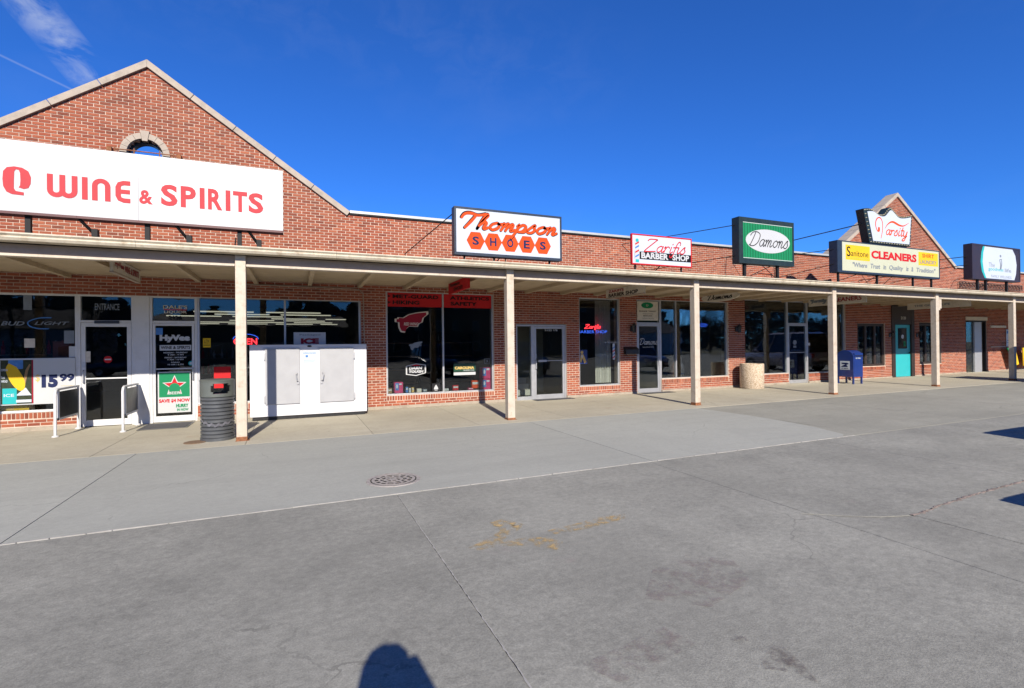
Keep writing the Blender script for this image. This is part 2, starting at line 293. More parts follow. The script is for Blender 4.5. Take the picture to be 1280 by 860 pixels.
# ------------------------------------------------------------------ mesh helpers
class MB:
    def __init__(s): s.v = []; s.f = []; s.t = []
    def add(s, vs, fs, tint=None):
        o = len(s.v); s.v += [tuple(v) for v in vs]; s.f += [tuple(i + o for i in f) for f in fs]
        if tint is not None: s.t += [tint] * len(fs)
        return s
    def box(s, x0, x1, y0, y1, z0, z1, tint=None, skip=()):
        vs = [(x0, y0, z0), (x1, y0, z0), (x1, y1, z0), (x0, y1, z0), (x0, y0, z1), (x1, y0, z1), (x1, y1, z1), (x0, y1, z1)]
        fs = {'b': (0, 3, 2, 1), 't': (4, 5, 6, 7), 'f': (0, 1, 5, 4), 'r': (1, 2, 6, 5), 'k': (2, 3, 7, 6), 'l': (3, 0, 4, 7)}
        return s.add(vs, [fs[k] for k in fs if k not in skip], tint)
    def bar(s, a, b, w, h=None):
        a, b = Vector(a), Vector(b); d = (b - a).normalized(); h = h or w
        up = Vector((0, 0, 1)) if abs(d.z) < 0.95 else Vector((0, 1, 0))
        sx = d.cross(up).normalized(); sz = sx.cross(d).normalized(); vs = []
        for p in (a, b):
            for i, j in ((-1, -1), (1, -1), (1, 1), (-1, 1)): vs.append(p + sx * i * w / 2 + sz * j * h / 2)
        return s.add(vs, [(0, 1, 2, 3), (7, 6, 5, 4), (0, 4, 5, 1), (1, 5, 6, 2), (2, 6, 7, 3), (3, 7, 4, 0)])
    def tube(s, pts, r, n=8, closed=False):
        pts = [Vector(p) for p in pts]; rs = r if isinstance(r, (list, tuple)) else [r] * len(pts)
        vs = []; k = len(pts); ref = None
        for i, p in enumerate(pts):
            d = (pts[min(i + 1, k - 1)] - pts[max(i - 1, 0)]).normalized() if not closed else (pts[(i + 1) % k] - pts[i - 1]).normalized()
            if ref is None:
                ref = Vector((0, 0, 1)) if abs(d.z) < 0.9 else Vector((1, 0, 0))
            sx = d.cross(ref).normalized(); sz = sx.cross(d).normalized(); ref = sz
            for j in range(n):
                a = 2 * math.pi * j / n; vs.append(p + (sx * math.cos(a) + sz * math.sin(a)) * rs[i])
        fs = []
        for i in range(k if closed else k - 1):
            for j in range(n):
                a, b_ = i * n + j, i * n + (j + 1) % n; c_, d_ = ((i + 1) % k) * n + (j + 1) % n, ((i + 1) % k) * n + j
                fs.append((a, d_, c_, b_))
        if not closed: fs += [tuple(range(n)), tuple(reversed(range((k - 1) * n, k * n)))]
        return s.add(vs, fs)
    def lathe(s, cx, cy, prof, n=32, cap=True):
        vs = []; fs = []; k = len(prof)
        for (r, z) in prof:
            for j in range(n):
                a = 2 * math.pi * j / n; vs.append((cx + r * math.cos(a), cy + r * math.sin(a), z))
        for i in range(k - 1):
            for j in range(n): fs.append((i * n + j, i * n + (j + 1) % n, (i + 1) * n + (j + 1) % n, (i + 1) * n + j))
        if cap: fs += [tuple(reversed(range(n))), tuple(range((k - 1) * n, k * n))]
        return s.add(vs, fs)
    def prism(s, poly, f0, f1):
        """poly: 2-D ring; f0/f1 map (a,b) to the near and far 3-D point"""
        n = len(poly); vs = [f0(*p) for p in poly] + [f1(*p) for p in poly]
        tri = tessellate_polygon([[Vector((p[0], p[1], 0)) for p in poly]])
        fs = [tuple(t_) for t_ in tri] + [tuple(i + n for i in reversed(t_)) for t_ in tri] + [(i, (i + 1) % n, (i + 1) % n + n, i + n) for i in range(n)]
        return s.add(vs, fs)
    def flatpoly(s, poly, f0):
        tri = tessellate_polygon([[Vector((p[0], p[1], 0)) for p in poly]])
        return s.add([f0(*p) for p in poly], [tuple(t_) for t_ in tri])
    def build(s, name, mat, parent=None, smooth=False, bevel=0.0, weld=False, kind=None, label=None):
        me = bpy.data.meshes.new(name); off = wloc(parent)
        me.from_pydata([(v[0] - off[0], v[1] - off[1], v[2] - off[2]) for v in s.v], [], s.f)
        if s.t:
            at = me.attributes.new('tint', 'FLOAT', 'FACE'); at.data.foreach_set('value', s.t)
        bm = bmesh.new(); bm.from_mesh(me)
        if weld: bmesh.ops.remove_doubles(bm, verts=bm.verts, dist=1e-4)
        bmesh.ops.recalc_face_normals(bm, faces=bm.faces); bm.to_mesh(me); bm.free()
        mats = mat if isinstance(mat, (list, tuple)) else [mat]
        for m_ in mats: me.materials.append(m_)
        if smooth:
            me.polygons.foreach_set('use_smooth', [True] * len(me.polygons))
        o = bpy.data.objects.new(name, me); C.objects.link(o); o.parent = parent
        if smooth:
            try: me.set_sharp_from_angle(angle=R(40))
            except Exception: pass
        if bevel:
            b = o.modifiers.new('bevel', 'BEVEL'); b.width = bevel; b.segments = 2; b.limit_method = 'ANGLE'
        if kind: o['kind'] = kind
        if label: o['label'] = label
        return o
def wloc(p):
    v = Vector((0, 0, 0))
    while p is not None: v = v + Vector(p.location); p = p.parent
    return v
def tag(o, label, cat=None, group=None, kind=None):
    if label: o['label'] = label
    if cat: o['category'] = cat
    if group: o['group'] = group
    if kind: o['kind'] = kind
    return o
def thing(name, loc, label, cat=None, group=None, kind=None):
    o = bpy.data.objects.new(name, None); C.objects.link(o); o.location = loc; o.empty_display_size = 0.2
    return tag(o, label, cat, group, kind)
def copy_tree(o, parent=None):
    c = o.copy(); C.objects.link(c); c.parent = parent
    for ch in list(o.children): copy_tree(ch, c)
    return c
def gz(u): return max(-0.05, min(0.19, 0.0045 * u - 0.01))
WN = 13.3                                   # distance of the brick face

# ------------------------------------------------------------------ lettering helpers (flat print, built as thin sheets on the signs)
_fc = {}
def font_mesh(body, bold=0.0, shear=0.0, space=1.0):
    k = (body, bold, shear, space)
    if k in _fc: return _fc[k]
    cu = bpy.data.curves.new('t', 'FONT'); cu.body = body; cu.offset = bold; cu.shear = shear; cu.space_character = space; cu.resolution_u = 3
    o = bpy.data.objects.new('t', cu); C.objects.link(o); bpy.context.view_layer.update()
    me = bpy.data.meshes.new_from_object(o.evaluated_get(bpy.context.evaluated_depsgraph_get()))
    vs = [(v.co.x, v.co.y) for v in me.vertices]; fs = [tuple(p.vertices) for p in me.polygons]
    bpy.data.objects.remove(o); bpy.data.curves.remove(cu); bpy.data.meshes.remove(me)
    _fc[k] = (vs, fs); return _fc[k]
def fit(vs, a0, a1, b0, b1):
    x0 = min(v[0] for v in vs); x1 = max(v[0] for v in vs); y0 = min(v[1] for v in vs); y1 = max(v[1] for v in vs)
    return [(a0 + (x - x0) / (x1 - x0) * (a1 - a0), b0 + (y - y0) / (y1 - y0) * (b1 - b0)) for x, y in vs]
def front(n, d=0.0): return lambda a, b: (a, n - d, b)          # faces the viewer (-Y)
def sideface(u, flip):                                          # hanging signs: plane of constant X
    return lambda a, b: (u, (a if not flip else -a), b)
def text(mb, body, a0, a1, b0, b1, f, bold=0.02, shear=0.0, space=1.0):
    vs, fs = font_mesh(body, bold, shear, space); vs = fit(vs, a0, a1, b0, b1); mb.add([f(*v) for v in vs], fs)
def smooth_pts(p, k=6):
    if len(p) < 3: return p
    out = []; P = [p[0]] + list(p) + [p[-1]]
    for i in range(1, len(P) - 2):
        for j in range(k):
            t = j / k; q = []
            for c in (0, 1):
                a, b, c_, d = P[i - 1][c], P[i][c], P[i + 1][c], P[i + 2][c]
                q.append(0.5 * (2 * b + (c_ - a) * t + (2 * a - 5 * b + 4 * c_ - d) * t * t + (3 * b - a - 3 * c_ + d) * t ** 3))
            out.append(tuple(q))
    out.append(p[-1]); return out
def ribbon(p, w, w1=None, cap=True):
    """2-D ribbon; returns verts, faces"""
    n = len(p); vs = []; fs = []
    for i in range(n):
        a = Vector(p[max(i - 1, 0)]); b = Vector(p[min(i + 1, n - 1)]); d = (b - a); d = d.normalized() if d.length > 1e-9 else Vector((1, 0))
        t = i / max(1, n - 1); ww = w if w1 is None else w * (1 - abs(2 * t - 1)) + w1 * abs(2 * t - 1)
        nx = Vector((-d.y, d.x)) * ww / 2; q = Vector(p[i]); vs += [tuple(q + nx), tuple(q - nx)]
    for i in range(n - 1): fs.append((2 * i, 2 * i + 1, 2 * i + 3, 2 * i + 2))
    if cap:
        for e, s in ((0, 1), (n - 1, -1)):
            a = Vector(p[e]); L = Vector(vs[2 * e]) - a; o = len(vs); k = 5; ids = [2 * e]
            for j in range(1, k):
                an = s * math.pi * j / k; c_, s_ = math.cos(an), math.sin(an)
                vs.append((a.x + L.x * c_ - L.y * s_, a.y + L.x * s_ + L.y * c_)); ids.append(o + j - 1)
            ids.append(2 * e + 1); fs.append(tuple(ids))
    return vs, fs
G = {
 'a': (1.0, [[(.78, .85), (.45, 1), (.12, .7), (.08, .3), (.3, 0), (.6, .2), (.78, .9)], [(.8, .98), (.74, .3), (.85, 0), (1.05, .25)]]),
 'o': (1.0, [[(.5, 1), (.15, .75), (.1, .3), (.4, 0), (.75, .25), (.8, .7), (.5, 1), (.72, .84), (1.0, .9)]]),
 'm': (1.4, [[(0, .75), (.15, 1), (.2, .6), (.15, 0)], [(.16, .3), (.4, .97), (.58, .85), (.55, 0)], [(.56, .3), (.82, .97), (1.0, .8), (.96, .2), (1.08, 0), (1.35, .25)]]),
 'n': (1.05, [[(0, .75), (.15, 1), (.2, .6), (.15, 0)], [(.16, .3), (.42, .97), (.65, .8), (.6, .2), (.74, 0), (1.0, .25)]]),
 's': (.85, [[(.0, .3), (.35, 1.0), (.5, 1.1), (.5, .8), (.68, .4), (.5, .03), (.2, .0), (.05, .15)]]),
 'r': (.8, [[(0, .75), (.13, 1), (.17, .6), (.12, 0)], [(.13, .4), (.35, .95), (.62, .95), (.68, .8)]]),
 'i': (.5, [[(.15, 1), (.12, .25), (.25, 0), (.5, .25)], [(.2, 1.42), (.23, 1.5)]]),
 'f': (.55, [[(.75, 1.7), (.52, 1.95), (.3, 1.5), (.22, .5), (.1, -.6), (-.15, -.7), (-.25, -.4)], [(-.05, .95), (.6, 1.0)]]),
 't': (.6, [[(.3, 1.7), (.22, .4), (.35, 0), (.6, .25)], [(0, 1.1), (.62, 1.15)]]),
 'y': (.95, [[(.1, 1), (.1, .35), (.32, .05), (.62, .3), (.78, 1)], [(.8, 1), (.7, 0), (.5, -.75), (.1, -.8), (.1, -.5), (.9, .1)]]),
 'h': (1.05, [[(.12, 0), (.2, 1.0), (.42, 1.9), (.26, 1.95), (.14, 1.2), (.12, 0)], [(.13, .4), (.42, 1), (.65, .8), (.6, .2), (.75, 0), (1.0, .25)]]),
 'p': (1.05, [[(0, .75), (.14, 1), (.12, 0), (.0, -.95)], [(.12, .5), (.42, 1), (.78, .8), (.72, .22), (.4, 0), (.12, .2)], [(.5, .0), (.8, .05), (1.05, .3)]]),
 'T': (1.35, [[(-.35, 1.35), (-.25, 1.9), (.2, 2.05), (.9, 1.85), (1.5, 2.1)], [(.75, 1.85), (.62, 1.0), (.4, 0.0)]]),
 'Z': (1.6, [[(.05, 1.75), (.3, 2.0), (1.25, 2.0), (1.1, 1.7), (.05, .1), (.4, .0), (1.5, .1)]]),
 'D': (1.7, [[(.55, 1.9), (.4, 1.0), (.15, 0.0)], [(-.2, 1.45), (.1, 1.9), (.8, 2.0), (1.45, 1.6), (1.4, .6), (.9, .05), (.3, -.02), (0, .15)]]),
 'V': (1.1, [[(.0, 1.2), (.15, .9), (.3, 1.15), (.25, 1.6), (-.05, 1.75), (-.25, 1.3), (-.1, .85), (.15, .75)], [(.25, 1.7), (.55, 1.9), (.6, 1.2), (.45, -.3)]]),
 "'": (.25, [[(.2, 1.9), (.1, 1.5)]]),
}
def script(mb, word, a0, a1, b0, b1, f0, w, shear=0.25, step=0.0006, big=1.0, w1=None):
    strokes = []; x = 0
    for i, ch in enumerate(word):
        adv, ss = G[ch]
        for s in ss: strokes.append([(x + px_ + shear * py_, py_) for px_, py_ in smooth_pts(s)])
        x += adv
    allp = [p for s in strokes for p in s]; x0 = min(p[0] for p in allp); x1 = max(p[0] for p in allp); y0 = min(p[1] for p in allp); y1 = max(p[1] for p in allp)
    for i, s in enumerate(strokes):
        q = [(a0 + (x_ - x0) / (x1 - x0) * (a1 - a0), b0 + (y_ - y0) / (y1 - y0) * (b1 - b0)) for x_, y_ in s]
        vs, fs = ribbon(q, w, w1)
        p = f0(0, 0); mb.add([tuple(a + b for a, b in zip(f0(*v), outv(f0, i * step))) for v in vs], fs)
def outv(f0, d):
    """small offset towards the viewer of the sheet f0"""
    a = Vector(f0(0, 0)); b = Vector(f0(1, 0)); c = Vector(f0(0, 1)); n = (b - a).cross(c - a).normalized()
    return tuple(n * d)
def ell(cx, cz, rx, rz, n=40): return [(cx + rx * math.cos(2 * math.pi * i / n), cz + rz * math.sin(2 * math.pi * i / n)) for i in range(n)]
def rect(mb, a0, a1, b0, b1, f): mb.add([f(a0, b0), f(a1, b0), f(a1, b1), f(a0, b1)], [(0, 1, 2, 3)])
def frect(a0, a1, b0, b1, n, name, mat, parent, th=0.004):
    return MB().box(a0, a1, n, n + th, b0, b1).build(name, mat, parent)

# ------------------------------------------------------------------ ground
gm = MB(); K = 900
gm.add([(-K, -K, -0.16), (K, -K, -0.16), (K, K, -0.16), (-K, K, -0.16)], [(0, 1, 2, 3)])
g = gm.build('ground', M['grass']); g['kind'] = 'structure'
def slope_box(u0, u1, n0, n1, top, th, name, mat, parent, kind=None, segs=None):
    m = MB(); us = [u0]; 
    for c in (-8.9, 44.4):
        if u0 < c < u1: us.append(c)
    us.append(u1)
    for a, b in zip(us[:-1], us[1:]):
        za, zb = gz(a) + top, gz(b) + top
        m.add([(a, n0, za - th), (b, n0, zb - th), (b, n1, zb - th), (a, n1, za - th), (a, n0, za), (b, n0, zb), (b, n1, zb), (a, n1, za)],
              [(0, 3, 2, 1), (4, 5, 6, 7), (0, 1, 5, 4), (1, 2, 6, 5), (2, 3, 7, 6), (3, 0, 4, 7)])
    return m.build(name, mat, parent, weld=True, kind=kind)
lot = slope_box(-46, 70, -24, 5.57, -0.025, 0.06, 'parking_lot', mk('joint_fill', (0.15, 0.14, 0.13), 0.95, 0.2, 8), None); lot['kind'] = 'structure'
us = [-45.8 + 0.0] ; us = [1.0 + 3.38 * k for k in range(-13, 20)]
ns = [5.565, -1.6, -8.8, -16.0, -23.9]
for i in range(len(us) - 1):
    for j in range(len(ns) - 1):
        slope_box(us[i] + .0035, us[i + 1] - .0035, ns[j + 1] + .005, ns[j] - .004, 0.0, 0.024, 'concrete_slab', M['lot'], lot)
# right-hand end of the lane (beyond the new slab)
lane = slope_box(9.0, 70, 5.575, 9.58, -0.020, 0.05, 'lane', M['lotr'], None); lane['kind'] = 'structure'
e = [9.02, 12.5, 16.0, 19.4, 23, 26.5, 30, 36, 44, 56, 69]
for a, b in zip(e[:-1], e[1:]): slope_box(a + .005, b - .005, 5.58, 9.575, -0.001, 0.018, 'concrete_slab', M['lotr'], lane)
# new pale slab with its curved right end
dr = MB(); edge = [(8.35, 5.58), (8.6, 5.72), (8.85, 6.4), (9.0, 7.2), (9.06, 8.1), (9.02, 9.0), (8.98, 9.58)]
drv = slope_box(-46, 9.1, 5.575, 9.58, -0.02, 0.05, 'driveway', M['lotr'], None); drv['kind'] = 'structure'
pan = [-45.9, -30, -15.8, -9.05, -2.3, 4.45]
for a, b in zip(pan[:-1], pan[1:]): slope_box(a + .005, b - .005, 5.585, 9.575, 0.003, 0.022, 'concrete_slab', M['slab'], drv)
pl = [(4.455, 5.585)] + edge + [(4.455, 9.575)]
MB().prism(pl, lambda a, b: (a, b, gz(a) + 0.003), lambda a, b: (a, b, gz(a) - 0.018)).build('concrete_slab', M['slab'], drv)
MB().prism([(8.36, 5.583), (9.02, 5.583), (9.02, 9.575), (8.985, 9.575), (9.025, 9.0), (9.065, 8.1), (9.005, 7.2), (8.855, 6.4), (8.605, 5.72)], lambda a, b: (a, b, gz(a) + 0.0), lambda a, b: (a, b, gz(a) - 0.018)).build('concrete_slab', M['lotr'], drv)
# sidewalk
sw = slope_box(-46, 70, 9.585, 14.6, -0.02, 0.05, 'sidewalk', M['plinth'], None); sw['kind'] = 'structure'
for k in range(-14, 32):
    slope_box(-2.9 + 2.1 * k + .004, -0.8 + 2.1 * k - .004, 9.59, 14.55, 0.004, 0.023, 'concrete_slab', M['walk'], sw)
# raised bead of sealant along the lane joint, crumbled joint round the patch on the right
sm = MB(); rr = random.Random(3); x = -20.0
while x < 8.5:
    L = rr.uniform(.12, .5); wv = rr.uniform(.004, .010); h_ = gz(x) + .007
    y = 5.572 + rr.uniform(-.006, .006); sm.box(x, x + L * .97, y - wv, y + wv, gz(x) - .01, h_ + rr.uniform(0, .003)); x += L
tag(sm.build('joint_sealant', M['sealant']), None, kind='stuff')
def jag(pts, w, name, mat, seed=1, h=0.006):
    """a continuous ragged strip of crumbled filler"""
    rr = random.Random(seed); m = MB(); P = []
    for (a, b) in zip(pts[:-1], pts[1:]):
        a, b = Vector(a), Vector(b); k = max(2, int((b - a).length / .03))
        for i in range(k): P.append(a.lerp(b, i / k) + Vector((rr.uniform(-1, 1), rr.uniform(-1, 1))) * w * .35)
    n = len(P); vs = []
    for i, p in enumerate(P):
        d = (P[min(i + 1, n - 1)] - P[max(i - 1, 0)]).normalized(); q = Vector((-d.y, d.x)) * w * rr.uniform(.15, 1.0); z = gz(p.x); hh = z + h * rr.uniform(.75, 1.2)
        vs += [(p.x + q.x, p.y + q.y, z + .0045), (p.x, p.y, hh + .002), (p.x - q.x * rr.uniform(.4, 1.2), p.y - q.y * rr.uniform(.4, 1.2), z + .0045)]
    fs = []
    for i in range(n - 1): fs += [(3 * i, 3 * i + 1, 3 * i + 4, 3 * i + 3), (3 * i + 1, 3 * i + 2, 3 * i + 5, 3 * i + 4)]
    return m.add(vs, fs).build(name, mat)
tag(jag([(5.15, 2.80), (5.45, 2.83), (5.8, 2.87), (6.6, 2.92), (7.6, 2.95), (9.5, 3.0)], 0.03, 'crumbled_joint', M['brickrubble'], 5), None, kind='stuff')
tag(jag([(4.3, 3.27), (4.6, 3.05), (4.85, 2.9), (5.15, 2.80)], 0.008, 'crumbled_joint', M['lotr'], 8), None, kind='stuff')
tag(jag([(1.0, 5.5), (1.0, 4.4), (1.0, 3.2), (1.0, 2.0), (1.0, .5)], 0.0065, 'joint_crumbs', M['sealant'], 12, .003), None, kind='stuff')
pt = MB().prism([(5.17, 2.79), (5.8, 2.86), (6.6, 2.91), (9.5, 2.98), (9.5, 0.2), (5.35, 0.5), (5.2, 2.0)], lambda a, b: (a, b, gz(a) + .004), lambda a, b: (a, b, gz(a) - .01)).build('concrete_patch', M['lot']); pt['kind'] = 'structure'
# worn yellow paint
def paint(polys, label, mat='wornyellow', nm='paint_mark'):
    m = MB()
    for p in polys: m.flatpoly(p, lambda a, b: (a, b, gz(a) + 0.006))
    return tag(m.build(nm, M[mat]), label, None, kind='structure')
paint([[(2.0, 3.80), (2.3, 3.79), (2.78, 3.86), (2.83, 3.96), (2.55, 3.99), (2.2, 3.92), (1.98, 3.90)]], None)
paint([[(1.24, 3.83), (1.5, 3.98), (1.62, 4.08), (1.60, 4.30), (1.74, 4.33), (1.86, 4.12), (1.74, 4.00), (1.62, 3.94), (1.55, 3.84), (1.75, 3.83), (1.90, 3.78), (1.98, 3.62), (1.86, 3.50), (1.72, 3.66), (1.5, 3.76), (1.3, 3.76)]], None)
paint([[(2.18, 1.92), (2.28, 1.96), (2.34, 1.88), (2.30, 1.74), (2.24, 1.62), (2.20, 1.72), (2.10, 1.8)], [(2.14, 2.06), (2.24, 2.08), (2.22, 2.0), (2.15, 2.0)]], None, 'oil', 'oil_stain')
paint([[(2.0, 2.6), (2.3, 2.9), (2.7, 3.0), (2.95, 2.8), (2.8, 2.5), (2.3, 2.35)], [(1.3, 2.2), (1.9, 2.3), (1.95, 2.1), (1.4, 2.0)]], None, 'pinkstain', 'pink_stain')
# manhole
mh = thing('manhole_grate', (1.07, 6.18, gz(1.07) + .003), 'round cast iron storm drain grate set in the pale concrete lane', 'manhole')
cx, cy, mz = 1.07, 6.18, gz(1.07) + .003
MB().lathe(cx, cy, [(.27, mz + .001), (.27, mz + .0065)], 40).build('pit_shade', M['pit_shade'], mh)  # black disc just under the grate stands in for shade in the drain
MB().lathe(cx, cy, [(.275, mz + .001), (.275, mz + .008), (.315, mz + .008), (.32, mz + .001)], 48, cap=False).build('frame', M['iron'], mh)
gr = MB()
for r0_, r1_ in ((.222, .258), (.155, .178), (.085, .112), (.0, .045)):
    gr.lathe(cx, cy, [(r0_ + 1e-4, mz + .0015), (r0_ + 1e-4, mz + .010), (r1_, mz + .010), (r1_, mz + .0015)], 40, cap=False)
for ring, (ra, rb, k, ph) in enumerate(((.04, .09, 6, 0), (.11, .16, 10, .2), (.175, .225, 14, .1))):
    for i in range(k):
        a = 2 * math.pi * i / k + ph; gr.bar((cx + ra * math.cos(a), cy + ra * math.sin(a), mz + .006), (cx + rb * math.cos(a), cy + rb * math.sin(a), mz + .006), .020, .007)
gr.build('grate', M['iron'], mh)
mc = MB().lathe(-1.62, 10.2, [(.17, gz(-1.6) + .004), (.17, gz(-1.6) + .014), (.155, gz(-1.6) + .018), (.13, gz(-1.6) + .016)], 32).build('valve_cover', mk('rusty_cover', (.22, .14, .08), .8, .3, 20))
tag(mc, 'small round rusty utility cover in the sidewalk beside the bin', 'cover')

# ------------------------------------------------------------------ the shopping centre building
bld = thing('shop_building', (0, WN, 0), 'long one storey red brick shopping strip with two gables and shopfronts', 'building')
UL, UR, TOP = -16.0, 46.0, 4.96
GAB = [(-2.95, 4.19), (23.6, 4.30)]         # peak position and half width of the gables
PEAK = 7.86
OPEN = [(-9.0, -4.22, .345, 2.79), (-4.22, -2.06, -1, 2.80), (-2.06, 1.52, .325, 2.81), (2.15, 5.14, .335, 3.08), (5.83, 7.475, -1, 2.22),
        (7.92, 9.40, .335, 3.06), (10.05, 11.03, -1, 3.05), (11.03, 13.95, .45, 3.08), (14.75, 16.95, .46, 3.19), (16.95, 18.04, -1, 3.19), (18.04, 20.2, .43, 3.19),
        (20.92, 22.7, .59, 2.37), (23.13, 24.7, -1, 3.19), (25.1, 26.72, .59, 2.41), (28.68, 30.45, -1, 2.58), (34.2, 36.6, .6, 2.6), (38.0, 39.2, -1, 2.3),
        (-15, -10, .345, 2.79)]
ARCH = [(-3.0, 5.88, .34, 5.2), (23.6, 5.88, .34, 5.2)]
def solid(z):
    iv = [(UL, UR)] if z < TOP else [(c - hw * (PEAK - z) / (PEAK - TOP), c + hw * (PEAK - z) / (PEAK - TOP)) for c, hw in GAB if z < PEAK]
    cuts = [(a, b) for a, b, z0, z1 in OPEN if z0 < z < z1]
    for c, zc, r, zb in ARCH:
        if zb < z < zc + r:
            hw = r if z < zc else math.sqrt(max(0, r * r - (z - zc) ** 2)); cuts.append((c - hw, c + hw))
    for a, b in cuts:
        nv = []
        for p, q in iv:
            if b <= p or a >= q: nv.append((p, q)); continue
            if a > p: nv.append((p, a))
            if b < q: nv.append((b, q))
        iv = nv
    return [(p, q) for p, q in iv if q - p > .015]
CH, BL, JT = .0677, .2032, .0155
mo = MB(); z = -0.1; zs = [-.1]
zb = .07; k = 0
mo.box(UL, -4.22, WN + .009, WN + .33, -.1, .07) if False else None
rows = [(.07 + CH * i, .07 + CH * (i + 1)) for i in range(int((PEAK - .07) / CH) + 1)]
for p, q in solid(0.0): mo.box(p, q, WN + .009, WN + .33, -.1, .07)
for z0, z1 in rows:
    zm = (z0 + z1) / 2
    if z0 > PEAK - .05: break
    for p, q in solid(zm): mo.box(p, q, WN + .009, WN + .33, z0, z1)
wall = mo.build('wall', M['mortar'], bld)
bricks = []
ROWLOCK = [(a, b, z0) for a, b, z0, z1 in OPEN if 0 < z0 < .7]
rb = random.Random(11)
for i, (z0, z1) in enumerate(rows):
    zm = (z0 + z1) / 2
    for p, q in solid(zm):
        off = (BL / 2 if i % 2 else 0); k0 = math.floor((p - UL - off) / BL)
        x = UL + off + k0 * BL
        while x < q:
            a, b = max(x, p), min(x + BL, q); x += BL
            if b - a < .035: continue
            parts_ = [(a, b, z1)]
            for ra, rb_, rz in ROWLOCK:        # leave the band of the rowlock sill free
                if a < rb_ and b > ra and z1 > rz - .125 and z0 < rz:
                    parts_ = [(a, min(b, ra), z1), (max(a, rb_), b, z1), (max(a, ra), min(b, rb_), rz - .118)]
            for a_, b_, zt_ in parts_:
                if b_ - a_ > .035 and zt_ - z0 > .03: bricks.append((a_ + JT / 2, b_ - JT / 2, z0 + JT / 2, min(z1, zt_) - JT / 2))
for ra, rb_, rz in ROWLOCK:
    x = ra
    while x < rb_ - .03:
        bricks.append((x + JT / 2, min(x + CH, rb_) - JT / 2, rz - .118, rz - JT * .4)); x += CH
    mo2 = None
def bprio(b):
    u, z = b[0], b[2]
    if b[1] - b[0] < .18: return 1e9
    vis = (u > -5.45) and ((z > 6.35 + .05 * (u + 5)) or (.05 < z < .25 and u < -4.4) or (4.12 < z < 4.6 and u < -4))
    return u if vis else 1e9
bricks.sort(key=bprio)
bs = MB(); shared = None
for i, (a, b, z0, z1) in enumerate(bricks):
    pr = rb.uniform(-.0018, .0018)
    if i < 300 and bprio((a, b, z0, z1)) < 1e8:
        if shared is None:
            shared = MB().box(-(BL - JT) / 2, (BL - JT) / 2, WN, WN + .014, -(CH - JT) / 2, (CH - JT) / 2, skip=('k',)).build('brick', M['brick1'], wall)
            o = shared
        else:
            o = shared.copy(); C.objects.link(o); o.parent = wall
        o.location = ((a + b) / 2, pr, (z0 + z1) / 2)
    else:
        bs.box(a, b, WN + pr, WN + .012, z0, z1, tint=rb.random(), skip=('k',))
bo = bs.build('brick_courses', M['brick'], wall); bo['kind'] = 'stuff'
# concrete plinth
pm = MB()
for p, q in solid(0.03):
    pm.add([(p, WN - .02, -.1), (q, WN - .02, -.1), (q, WN + .02, -.1), (p, WN + .02, -.1), (p, WN - .02, .075 + gz(p) * .8), (q, WN - .02, .075 + gz(q) * .8), (q, WN + .02, .08 + gz(q) * .8), (p, WN + .02, .08 + gz(p) * .8)],
           [(4, 5, 6, 7), (0, 1, 5, 4), (1, 2, 6, 5), (3, 0, 4, 7)])
pm.build('plinth', M['plinth'], bld, bevel=.006)
# gable copings of limestone
def coping(cx_, hw, s):
    n = 5; dx, dz = s * hw / n, -(PEAK - TOP) / n; L = math.hypot(dx, dz); nx, nz = (s * (PEAK - TOP) / math.hypot(hw, PEAK - TOP), hw / math.hypot(hw, PEAK - TOP))
    for i in range(n):
        t0, t1 = i + (.0 if i == 0 else .006), i + 1 - .006
        a = (cx_ + dx * t0, PEAK + dz * t0); b = (cx_ + dx * t1, PEAK + dz * t1); h0, h1 = -.055, .075
        ring = [(a[0] + nx * h0, a[1] + nz * h0), (b[0] + nx * h0, b[1] + nz * h0), (b[0] + nx * h1, b[1] + nz * h1), (a[0] + nx * h1, a[1] + nz * h1)]
        if i == 0: ring[0] = (cx_, PEAK + h0 * 1.25); ring[3] = (cx_, PEAK + h1 * 1.25)
        MB().prism(ring, lambda p, q: (p, WN - .06, q), lambda p, q: (p, WN + .42, q)).build('coping_stone', M['lime'], bld, bevel=.008)
for c, hw in GAB:
    for s in (-1, 1): coping(c, hw, s)
# flat parapet: pale metal edge with a dark drip line
segs = [(UL, GAB[0][0] - GAB[0][1] - .05), (GAB[0][0] + GAB[0][1] + .03, GAB[1][0] - GAB[1][1] - .05), (GAB[1][0] + GAB[1][1] + .03, UR)]
for a, b in segs:
    n = max(1, round((b - a) / 3.05)); st = (b - a) / n
    for i in range(n):
        MB().box(a + st * i + .003, a + st * (i + 1) - .003, WN - .05, WN + .4, TOP + .03, TOP + .095).build('roof_edge', M['flash'], bld)
    MB().box(a, b, WN - .035, WN + .39, TOP - .005, TOP + .03).build('drip_edge', M['darkmetal'], bld)
